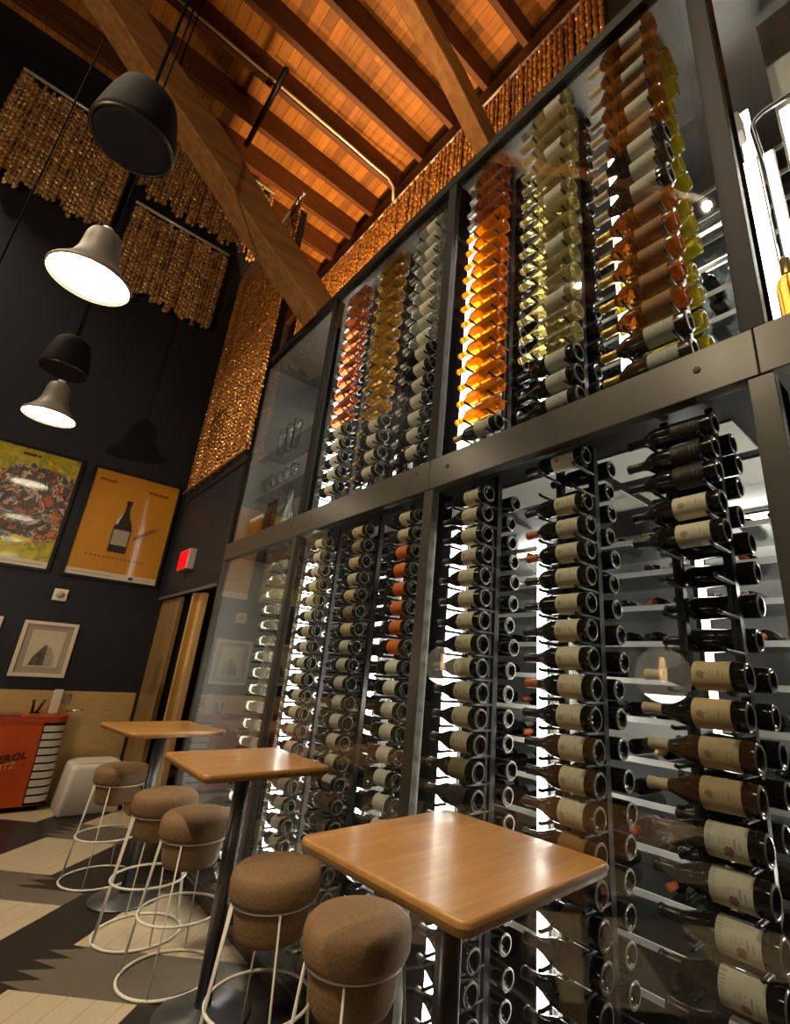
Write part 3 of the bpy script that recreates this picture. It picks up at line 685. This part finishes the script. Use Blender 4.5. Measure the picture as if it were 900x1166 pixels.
MB().box(P0+.005, P0+.02, .05, 1.53, 0, 4.7).build('end_panel', M_greypanel, cab)
for k, (x0, x1) in enumerate(((-4.2, -3.6), (-3.3, -2.7), (-2.6, -1.95), (-1.75, -1.15), (-1.10, -.50), (-.2, .5))):
    for (y0, y1) in ((.32, .62), (.70, 1.0)):
        MB().box(x0, x1, y0, y1, 2.462, 2.469).build('ceiling_panel', M_ceilpanel, cab, .002)
for a, b in ((P0+.03, P1), (P1+.055, P2), (P2+PW, P3), (P3+PW, 1.17)):
    MB().box(a, b, .018, .026, .06, 2.415).build('glass_pane', M_pane, cab)
    MB().box(a, b, .018, .026, 2.582, 4.60).build('glass_pane', M_pane, cab)
# thin bright corner edge
MB().box(P0-.006, P0+.0, -.006, .012, .0, 4.68).build('corner_strip', M_chrome, cab)

# ------------------------------------------------------------------ bottles
BORD = [(.020, 0), (.016, .020), (.002, .029), (0, .033), (.004, .0368), (.012, .0378), (.19, .0378), (.205, .0362), (.218, .030), (.230, .021), (.242, .0158), (.288, .0145), (.2885, .0162), (.298, .0162), (.30, .0135), (.301, 0)]
BURG = [(.022, 0), (.018, .022), (.002, .031), (0, .0355), (.004, .0395), (.014, .0408), (.150, .0408), (.172, .0385), (.195, .0315), (.218, .0225), (.24, .0165), (.288, .0148), (.2885, .0165), (.298, .0165), (.30, .0138), (.301, 0)]
TX = RY(-PI/2)   # bottle axis +z -> -x
CACHE = {}
def bmesh_(shape, gk):
    k = ('b', shape, gk)
    pf = BURG if shape == 'burg' else BORD
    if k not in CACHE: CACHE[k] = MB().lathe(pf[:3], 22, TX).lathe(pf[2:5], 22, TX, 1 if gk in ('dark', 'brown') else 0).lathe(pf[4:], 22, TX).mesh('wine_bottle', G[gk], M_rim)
    return CACHE[k]
def lmesh(shape, lk, a0=.04, a1=.135):
    k = ('l', shape, lk)
    if k not in CACHE:
        r = .0412 if shape == 'burg' else .0382
        if lk in ('scrip', 'tan', 'crest'): a0, a1 = .04, .145
        if shape == 'burg': a1 = min(a1, .142)
        # angle: after TX, local x -> z, local y stays y; the label faces -y
        CACHE[k] = MB().lathe([(a0, r), (a1, r)], 18, TX, 0, -PI/2-1.75, -PI/2+1.75).mesh('label', LB[lk])
    return CACHE[k]
def fmesh(fk):
    k = ('f', fk)
    if k not in CACHE: CACHE[k] = MB().lathe([(.236, .0172), (.242, .0168), (.287, .0156), (.288, .0172), (.2985, .0172), (.3015, .014), (.3018, 0)], 14, TX).mesh('foil_capsule', FO[fk])
    return CACHE[k]
GW = dict(dark='dark wine bottle', brown='brown glass wine bottle', amber='amber wine bottle', orange='bright orange wine bottle', rose='copper rose wine bottle', gold='golden wine bottle', pale='pale gold wine bottle', clear='clear pale wine bottle', green='yellow green wine bottle')
NB = 0
def bottle(x, y, z, shape, gk, lk, fk, label, group, sc=1.0, parts=True):
    global NB; NB += 1
    o = link('wine_bottle', bmesh_(shape, gk), None, 0, (x, y, z)); tag(o, label, 'wine bottle', group)
    o.rotation_euler = (random.uniform(-.12, .12), random.uniform(-.012, .012), random.uniform(-.02, .02)); o.scale = (sc, sc, sc)
    if parts and lk: link('label', lmesh(shape, lk), o)
    if parts and fk: link('foil_capsule', fmesh(fk), o)
    return o

RAILM = None
def rack(x, z0, z1, zs, label, sc, rear=True):
    """two upright rails with pegs under every bottle, front and back"""
    t = empty('wine_rack', (x, .185, z0), label, 'wine rack', 'label-out peg racks')
    if 'peg' not in CACHE:
        CACHE['peg'] = MB().tube([(0, 0, 0), (0, -.135, 0), (0, -.150, .004)], .0062, 8).mesh('peg', M_black)
    for dx in (-.045, -.205):
        r = MB().box(dx*sc-.014, dx*sc+.014, -.014, .018, 0, z1-z0).box(dx*sc-.0025, dx*sc+.0025, -.018, -.0135, 0, z1-z0).build('rail', M_rail, t, .002)
        for z in zs: link('peg', CACHE['peg'], r, 0, (dx*sc+.008, -.012, z-z0-.0405*sc-.006))
    return t
Y1, Y2 = .078, .262
rest = []     # back-row bottles past the first three hundred
def column(x, zs, spec, place, sc=1.0, z0=.06, z1=2.46, second='dark', gap=(), rackname=True, second_things=False):
    """spec(i, z) -> (shape, glass, label, foil, words)"""
    used = [z for i, z in enumerate(zs)]
    rack(x, z0, z1, used, 'metal peg rack holding the %s' % place, sc)
    n = 0
    for i, z in enumerate(zs):
        if i in gap: 
            pass
        else:
            sh, gk, lk, fk, words = spec(i, z); n += 1
            bottle(x+random.uniform(-.006, .006), Y1, z, sh, gk, lk, fk, '%s, %s down in the %s' % (words, ORD[n-1], place), 'bottles in the '+place, sc)
        if second_things:
            bottle(x+random.uniform(-.02, .012), Y2, z, 'bord', second, None, 'dark', 'back-row dark bottle of the %s, %s down' % (place, ORD[i]), 'back row of the '+place, sc)
        else: rest.append((x+random.uniform(-.02, .012), Y2, z, second, sc))
def zrow(top, pitch, bottom): 
    out = []; z = top
    while z > bottom: out.append(z); z -= pitch
    return out
# lower, near bay
def s_A(i, z): return ('burg', 'dark', 'cream' if z > 1.25 else ('black' if i % 3 else 'olive'), 'dark', 'dark bottle with %s label' % ('cream' if z > 1.25 else ('black' if i % 3 else 'olive')))
column(-1.478, zrow(2.335, .0985, .12), s_A, 'lower near rack above the table', second_things=True)
zB = zrow(2.30, .0975, .12); zB = [2.385]+zB[1:] if False else zrow(2.375, .0975, .12)
def s_B(i, z):
    if i == 0: return ('bord', 'dark', 'crest', 'dark', 'dark bottle with crest label')
    if z > 1.36: return ('burg' if z < 1.75 else 'bord', 'dark', 'cream', 'red' if i in (3, 4, 9) else 'dark', 'dark bottle with cream label')
    if z > 1.05: return ('burg', 'brown', 'cream', 'dark', 'brown bottle with cream label')
    if z > .85: return ('burg', 'brown', 'brown', 'dark', 'brown bottle with russet label')
    return ('burg', 'dark', 'olive', 'dark', 'dark bottle with plain olive label')
column(-.952, zB, s_B, 'lower near middle rack', gap=(1,), second_things=True)
zC = [2.345, 2.262, 2.178, 2.075, 1.98, 1.88, 1.775, 1.67, 1.555, 1.452, 1.352, 1.252, 1.145, 1.04, .937, .835, .733, .63, .53, .43, .33, .23, .13]
def s_C(i, z):
    if i < 3: return ('bord', 'dark', 'black', 'dark', 'dark bottle with black label')
    if i < 5: return ('bord', 'dark', 'crest', 'dark', 'dark bottle with cream crest label')
    if i < 12: return ('burg', 'brown' if i in (10, 11) else 'dark', 'tan', 'beige', 'dark bottle with aged tan label')
    return ('burg', 'dark', 'scrip', 'dark', 'dark bottle with upright lettered cream label')
column(-.482, zC, s_C, 'lower right-post rack', gap=(5, 6, 7), second_things=True)
# lower, middle bay
def s_1C(i, z):
    if 2 <= i < 8: return ('bord', 'dark', 'orange', 'dark', 'dark bottle with orange label')
    return ('bord', 'dark', 'cream' if i < 2 else 'white', 'dark', 'dark bottle with %s label' % ('cream' if i < 2 else 'white'))
column(-1.995, zrow(2.33, .1, .12), s_1C, 'lower middle post-side rack')
column(-2.47, zrow(2.33, .1, .12), lambda i, z: ('bord', 'dark', ('tan', 'olive', 'tan', 'grey')[i % 4] if z > 1.6 else 'grey', 'dark', 'dark bottle with %s label' % (('tan', 'olive', 'tan', 'pale grey')[i % 4] if z > 1.6 else 'pale grey')), 'lower middle centre rack')
column(-2.97, zrow(2.33, .1, .12), lambda i, z: ('bord', 'dark', 'white' if i < 6 or i % 3 else 'cream', 'dark', 'dark bottle with %s label' % ('white' if i < 6 or i % 3 else 'cream')), 'lower middle light-strip rack')
# lower, far bay
column(-3.60, zrow(2.25, .115, .15), lambda i, z: ('bord', 'clear', None, 'grey', 'clear bottle without label'), 'lower far bay rack near the corner', second='clear')
# upper racks, larger pitch
UZ = zrow(4.50, .118, 2.62); US = 1.12
def s_UA(i, z):
    if i < 4: return ('bord', 'rose', None, 'grey', 'copper rose bottle')
    if z < 2.78: return ('bord', 'dark', 'grey', 'gold', 'dark bottle with pale grey label')
    return ('bord', 'orange', None, None, 'bright orange bottle')
column(-1.43, zrow(4.52, .107, 2.62), s_UA, 'upper near post-side rack', 1.05, 2.56, 4.62)
def s_UB(i, z):
    if z < 2.93: return ('burg', 'dark', 'grey', 'dark', 'dark bottle with pale grey label')
    return ('burg', 'pale', None if i % 3 else 'grey', None, 'pale gold bottle'+(' without label' if i % 3 else ' with light label'))
column(-.975, zrow(4.56, .112, 2.62), s_UB, 'upper near middle rack', US, 2.56, 4.62)
def s_UC(i, z):
    if i < 6: return ('bord', 'amber', 'brown' if i % 2 else 'grey', 'beige', 'amber bottle with beige foil')
    if i < 9: return ('burg', 'dark', 'grey', 'beige', 'dark bottle with grey label')
    if z > 2.8: return ('bord', 'amber', 'brown', 'gold', 'amber bottle with brown label')
    return ('bord', 'brown', 'grey', 'gold', 'brown bottle with grey label')
column(-.515, zrow(4.54, .126, 2.62), s_UC, 'upper right-post rack', 1.17, 2.56, 4.62, second='green')
column(-1.985, UZ, lambda i, z: ('bord', 'clear' if z > 3.55 else 'dark', 'grey' if z < 3.55 or i % 2 else 'white', 'grey', ('clear pale' if z > 3.55 else 'dark')+' bottle with light label'), 'upper middle post-side rack', US, 2.56, 4.62)
column(-2.44, UZ, lambda i, z: ('bord', 'gold' if z > 3.2 else 'dark', 'grey' if z <= 3.2 else None, 'gold', 'golden bottle' if z > 3.2 else 'dark bottle with grey label'), 'upper middle centre rack', US, 2.56, 4.62)
column(-2.93, UZ, lambda i, z: ('bord', 'rose' if z > 3.3 else 'dark', None if z > 3.3 else 'white', 'grey', 'copper rose bottle' if z > 3.3 else 'dark bottle with white label'), 'upper middle light-strip rack', US, 2.56, 4.62)
# back rows past the first three hundred: one mass
byg = {}
for (x, y, z, gk, sc) in rest: byg.setdefault(gk, []).append((x, y, z, sc))
BACK = []
for q in range(12):                                   # bottles lying neck outwards on the back shelves
    for k in range(30):
        if random.random() < .72: BACK.append((-4.2+.158*k+random.uniform(-.02, .02), 1.0, (.30+.178*q)+.040))
for q in range(7):
    for k in range(30):
        if random.random() < .72: BACK.append((-4.2+.158*k+random.uniform(-.02, .02), 1.0, 2.70+.18*q+.040))
mb = MB(); keys = list(byg); mats_ = [G[k] for k in keys]+[G['dark'], FO['dark'], FO['gold'], FO['red'], LB['white']]
SH = BORD
for k in keys:
    for (x, y, z, sc) in byg[k]:
        mb.lathe(SH, 12, TR(x, y, z) @ Matrix.Scale(sc, 4) @ TX, keys.index(k))
nk = len(keys)
for (x, y, z) in BACK:
    T = TR(x, y+.30, z) @ RX(PI/2)       # base away from the viewer, neck towards -y
    mb.lathe(SH, 12, T, nk); mb.lathe([(.238, .0172), (.3, .0165), (.302, 0)], 10, T, nk+random.choice((1, 1, 2, 3))); mb.lathe([(.05, .0384), (.13, .0384)], 12, T, nk+4, PI*.1, PI*.9)
o = mb.build('wine_bottles', mats_); tag(o, 'rows of further wine bottles lying deep inside the glass cabinet', 'wine bottles', None, 'stuff')

# back shelves
for q in range(22):
    z = .30+.178*q if q < 12 else 2.70+.18*(q-12)
    t = empty('glass_shelf', (-1.9, 1.16, z), '%s shelf at the back of the %s cabinet, %s from its floor' % ('clear glass', 'lower' if q < 12 else 'upper', ORD[q if q < 12 else q-12]), 'shelf', 'glass shelves at the back of the cabinet')
    MB().box(-2.5, 2.6, -.20, .20, -.008, 0).build('shelf_board', M_acryl, t); MB().box(-2.5, 2.6, -.21, -.20, -.013, .013).build('shelf_lip', mat('pale_shelf_lip', (.75, .75, .73), .3), t)
t = empty('shelf_standards', (0, 1.42, .06), 'row of slim upright supports carrying the glass shelves at the back', 'shelf support')
for k, x in enumerate((-4.2, -3.4, -2.7, -1.9, -1.1, -.45, .3, 1.1)):
    MB().box(x-.02, x+.02, 0, .04, 0, 2.40).build('upright', M_rail, t); MB().box(x-.02, x+.02, 0, .04, 2.51, 4.55).build('upright', M_rail, t)

# ------------------------------------------------------------------ light strips
def panel(x, y, z0, z1, w, d, label):
    t = empty('strip_light', (x, y, z0), label, 'light', 'vertical white light strips')
    MB().box(0, w, 0, d, 0, z1-z0).build('diffuser', M_led, t)
    MB().box(-.006, w+.006, d, d+.012, -.005, z1-z0+.005).build('back_channel', M_chrome, t)
panel(-1.805, .150, .10, 2.22, .085, .03, 'bright light strip behind the necks in the lower near rack')
panel(-3.405, .150, .10, 2.28, .085, .04, 'bright light strip behind the necks in the lower middle bay')
panel(-1.805, .150, 2.60, 4.25, .085, .03, 'bright light strip behind the orange bottles above the beam')
panel(-3.365, .150, 2.60, 4.40, .085, .045, 'bright light strip at the left of the upper middle bay')
panel(-1.445, .40, .10, 2.15, .045, .006, 'narrow light strip deep between the two lower near racks')
panel(-1.44, .40, 2.60, 4.45, .055, .006, 'narrow light strip deep behind the pale gold bottles')
panel(-2.78, .40, .10, 2.20, .05, .006, 'narrow light strip deep in the lower middle bay')
panel(-2.78, .40, 2.60, 4.45, .05, .006, 'narrow light strip deep in the upper middle bay')
panel(-4.15, .40, .10, 2.20, .05, .006, 'narrow light strip in the far bay near the cabinet corner')
panel(-.97, .44, 2.60, 4.45, .05, .006, 'added backlight strip deep behind the amber bottle rack')  # strip added as backlight for the upper bottles
panel(-2.36, .44, 2.60, 4.45, .05, .006, 'added backlight strip deep behind the upper middle post-side rack')  # second strip added to backlight the upper bottles
panel(-3.50, .60, 2.60, 4.40, .05, .006, 'narrow added light strip deep in the far upper bay')  # strip added to light the glassware in this bay
panel(-.86, .80, .10, 2.30, .03, .006, 'narrow light strip against the back shelves of the near bay')
panel(-.36, .62, 2.6, 4.3, .05, .006, 'light strip deep beside the amber bottles in the upper near bay')
for x, z0, z1, lab in ((-1.39, .1, 2.2, 'etched acrylic glowing plate beside the deep strip of the lower near bay'), (-2.73, .1, 2.2, 'etched acrylic glowing plate deep in the lower middle bay'), (-1.38, 2.6, 3.6, 'etched acrylic glowing plate low behind the pale gold bottles'), (-1.71, 2.6, 3.0, 'etched acrylic glowing plate under the orange bottles'), (-2.73, 2.6, 3.4, 'etched acrylic glowing plate deep in the upper middle bay')):
    o = MB().box(x, x+.17, .42 if x > -1.7 or x < -2 else .2, .43 if x > -1.7 or x < -2 else .21, z0, z1).build('etched_plate', M_etched); tag(o, lab, 'light', 'etched light plates')
for x0, x1, y, z, lab in ((-1.25, -.55, 1.42, 2.43, 'white light tube under the middle slab at the back of the near bay'), (-2.4, -1.8, 1.42, 2.43, 'white light tube under the slab at the back of the middle bay'), (.1, 1.2, 1.42, 2.43, 'white light tube under the slab past the right post'), (-1.35, -.6, 1.2, 4.0, 'white light tube high at the back of the upper near bay')):
    t = empty('light_tube', (x0, y, z), lab, 'light', 'horizontal light tubes')
    MB().tube([(0, 0, 0), (x1-x0, 0, 0)], .016, 10).build('tube', M_ledtube, t); MB().box(-.01, x1-x0+.01, -.02, .02, .016, .03).build('batten', M_white, t)

# right-hand upper bay: light bars, pipe
panel(-.300, .20, 2.60, 3.48, .045, .006, 'broad bright light bar just past the upper right mullion')
panel(-.236, .25, 2.60, 3.52, .028, .006, 'slimmer light bar in the middle of the upper right bay')
panel(-.165, .30, 2.60, 3.75, .035, .006, 'third light bar in the upper right bay, near the image edge')
o = MB().tube([(1.2, .26, 3.75), (-.21, .26, 3.75), (-.245, .26, 3.735), (-.255, .26, 3.70), (-.225, .27, 3.2), (-.20, .275, 2.6)], .011, 8).build('hose', M_darksteel); tag(o, 'dark bent pipe running along and down inside the upper right bay', 'pipe')
o = MB().box(-.40, -.29, .26, .34, 3.74, 3.86).build('driver_box', M_white, None, .01); tag(o, 'small pale equipment box behind the upper right mullion', 'box')
o = MB().box(-.19, 2.5, .45, .47, 2.60, 4.55).build('lining_board', M_greypanel, None, .003); tag(o, 'grey board behind the light bars in the upper right bay', 'board')
t = empty('wine_bottle', (-.225, .13, 2.585), 'amber bottle standing upright in front of the upper right light bars', 'wine bottle')
MB().lathe(BORD, 22).build('body', G['amber'], t); MB().lathe([(.236, .0175), (.30, .0170), (.302, 0)], 16).build('foil_capsule', FO['gold'], t)
# ------------------------------------------------------------------ glassware in the far upper bay
t = empty('display_shelf', (-4.45, .28, 3.56), 'clear glass shelf with vases, upper of two in the far bay', 'shelf', 'display shelves in the far bay'); MB().box(-.38, .75, -.12, .12, -.008, 0).build('board', M_acryl, t)
t = empty('display_shelf', (-4.45, .28, 3.08), 'clear glass shelf with stem glasses, lower of two in the far bay', 'shelf', 'display shelves in the far bay'); MB().box(-.38, .75, -.12, .12, -.008, 0).build('board', M_acryl, t)
vm = MB().lathe([(0, 0), (0, .036), (.02, .040), (.26, .046), (.30, .042), (.298, .039), (.26, .042), (.02, .036), (.01, 0)], 20).mesh('tall_vase', M_clear)
for k in range(3): tag(link('tall_vase', vm, None, 0, (-4.66+.165*k, .26, 3.562)), '%s of three tall clear vases on the far bay shelf' % ('leftmost', 'middle', 'rightmost')[k], 'vase', 'tall vases')
gm = MB().lathe([(0, 0), (0, .036), (.004, .034), (.008, .006), (.09, .005), (.105, .02), (.13, .042), (.17, .046), (.235, .036), (.234, .034), (.17, .043), (.13, .039), (.11, .018), (.10, 0)], 20).mesh('stem_glass', M_clear)
for k in range(5): tag(link('stem_glass', gm, None, 0, (-4.78+.155*k, .24, 3.082)), 'clear stem glass on the far bay shelf, %s from the corner' % ORD[k], 'glass', 'stem glasses')
t = empty('display_plinth', (-4.25, .25, 2.565), 'low pale plinth carrying bottles and the decanter just above the middle beam', 'plinth'); MB().box(-.58, .68, -.13, .2, 0, .105).build('board', M_tanbox, t, .004)
for k in range(5):
    t = empty('small_bottle', (-4.78+.062*k, .16, 2.672), 'small golden bottle with white cap in the far upper bay, %s from the corner' % ORD[k], 'bottle', 'small capped bottles')
    MB().lathe([(0, 0), (0, .026), (.12, .027), (.15, .018), (.155, 0)], 16).build('body', G['gold'], t); MB().lathe([(.15, .0), (.15, .017), (.19, .017), (.19, 0)], 14).build('cap', M_white, t)
for k in range(4):
    t = empty('brown_vial', (-4.42+.06*k, .16, 2.672), 'slim brown bottle in the far upper bay, %s after the capped bottles' % ORD[k], 'bottle', 'slim brown bottles')
    MB().lathe([(0, 0), (0, .022), (.15, .022), (.18, .010), (.25, .009), (.25, 0)], 14).build('body', G['amber' if k % 2 else 'brown'], t)
    MB().lathe([(.25, 0), (.25, .011), (.29, .011), (.29, 0)], 12).build('stopper', M_black, t)
o = MB().lathe([(0, 0), (0, .07), (.03, .085), (.10, .08), (.18, .04), (.28, .03), (.32, .042), (.318, .039), (.28, .027), (.18, .036), (.10, .076), (.03, .08), (.01, 0)], 24).build('decanter', M_clear, None); o.location = (-4.05, .2, 2.672); tag(o, 'clear glass decanter beside the slim brown bottles', 'decanter')
o = MB().box(-4.82, -4.48, .20, .42, 2.672, 2.78).build('wooden_crate', M_tanbox, None, .004); tag(o, 'pale wooden crate behind the small capped bottles', 'crate')
t = empty('wine_bottle', (-2.29, .14, 2.565), 'dark wine bottle with yellow foil standing upright behind the middle beam', 'wine bottle')
MB().lathe(BORD, 22).build('body', G['dark'], t); MB().lathe([(.225, .0235), (.24, .0172), (.30, .0170), (.302, 0)], 16).build('foil_capsule', M_ylab, t)

# ------------------------------------------------------------------ light
def lamp(kind, name, loc, energy, col, size=.1, rot=None, **kw):
    l = bpy.data.lights.new(name, kind); l.energy = energy; l.color = col
    if kind == 'AREA': l.size = size
    else: l.shadow_soft_size = size
    for k, v in kw.items(): setattr(l, k, v)
    o = bpy.data.objects.new(name, l); COL.objects.link(o); o.location = loc
    if rot: o.rotation_euler = rot
    return o
# warm uplights standing on the cabinet roof
for x, e in ((-6.3, 420), (-5.2, 800), (-4.2, 700)):
    lamp('SPOT', 'uplight', (x, .85, 4.90), e, (1.0, .55, .22), .12, (PI-.42, -.12, 0), spot_size=2.2, spot_blend=.8)
lamp('SPOT', 'uplight', (-1.2, .85, 4.90), 220, (1.0, .50, .2), .12, (PI-.42, 0, 0), spot_size=2.2, spot_blend=.8)
lamp('POINT', 'added_cornice_fill', (-2.7, .35, 4.86), 9, (1.0, .50, .2), .06)  # point light added to reach the brace foot and the valance
lamp('POINT', 'added_cabinet_fill', (-3.75, .9, 4.3), 6, (1.0, .92, .8), .05)  # unseen point light added to brighten the far upper bay
lamp('POINT', 'added_cabinet_fill', (-.1, .85, .9), 16, (1.0, .93, .82), .05)  # from here, point lights added to brighten the cabinet's back shelves
lamp('POINT', 'added_cabinet_fill', (-.15, .85, 1.9), 16, (1.0, .93, .82), .05)
lamp('POINT', 'added_cabinet_fill', (-1.62, .8, 1.3), 9, (1.0, .93, .82), .05)
lamp('POINT', 'added_cabinet_fill', (-.2, .8, 3.2), 9, (1.0, .93, .82), .05)
lamp('POINT', 'added_passage_fill', (-5.7, .9, 2.0), 10, (1.0, .72, .4), .08)  # point light added because the passage came out too dark
# unseen spots added behind the camera to brighten the wine wall and the tables
for x, ty in ((-6.2, -1.2), (-3.8, -.2), (-1.6, -.2), (.8, -.2)):
    d = Vector((x*.9-x, ty-(-4.6), 1.2-8.3)); o = lamp('SPOT', 'added_front_spot', (x, -4.6, 8.3), 900, (1.0, .80, .56), .06, None, spot_size=1.15, spot_blend=.7)
    o.rotation_euler = d.to_track_quat('-Z', 'Y').to_euler()
d = Vector((-4.2, 3.4, 4.6)); o = lamp('SPOT', 'added_banner_spot', (-1.2, -4.6, 2.5), 620, (1.0, .70, .40), .06, None, spot_size=2.2, spot_blend=.5); o.rotation_euler = d.to_track_quat('-Z', 'Y').to_euler()  # unseen spot added to light the banners and the thick brace
d = Vector((-.95, 2.6, 2.0)); o = lamp('SPOT', 'added_brace_spot', (-.6, -3.2, 3.6), 170, (1.0, .6, .28), .04, None, spot_size=.62, spot_blend=.6); o.rotation_euler = d.to_track_quat('-Z', 'Y').to_euler()  # unseen spot added to brighten the slim brace
w = bpy.data.worlds.new('world'); C.world = w; w.use_nodes = True
w.node_tree.nodes['Background'].inputs[0].default_value = (.9, .7, .5, 1); w.node_tree.nodes['Background'].inputs[1].default_value = .02

C.view_settings.view_transform = 'Standard'; C.view_settings.look = 'None'; C.view_settings.gamma = 1; C.view_settings.exposure = 0.0
try: C.view_settings.use_curve_mapping = False
except Exception: pass
cy = C.cycles
cy.max_bounces = 10; cy.diffuse_bounces = 3; cy.glossy_bounces = 4; cy.transmission_bounces = 8; cy.transparent_max_bounces = 16
cy.sample_clamp_indirect = 4.0; cy.caustics_reflective = False; cy.caustics_refractive = False; cy.use_denoising = True
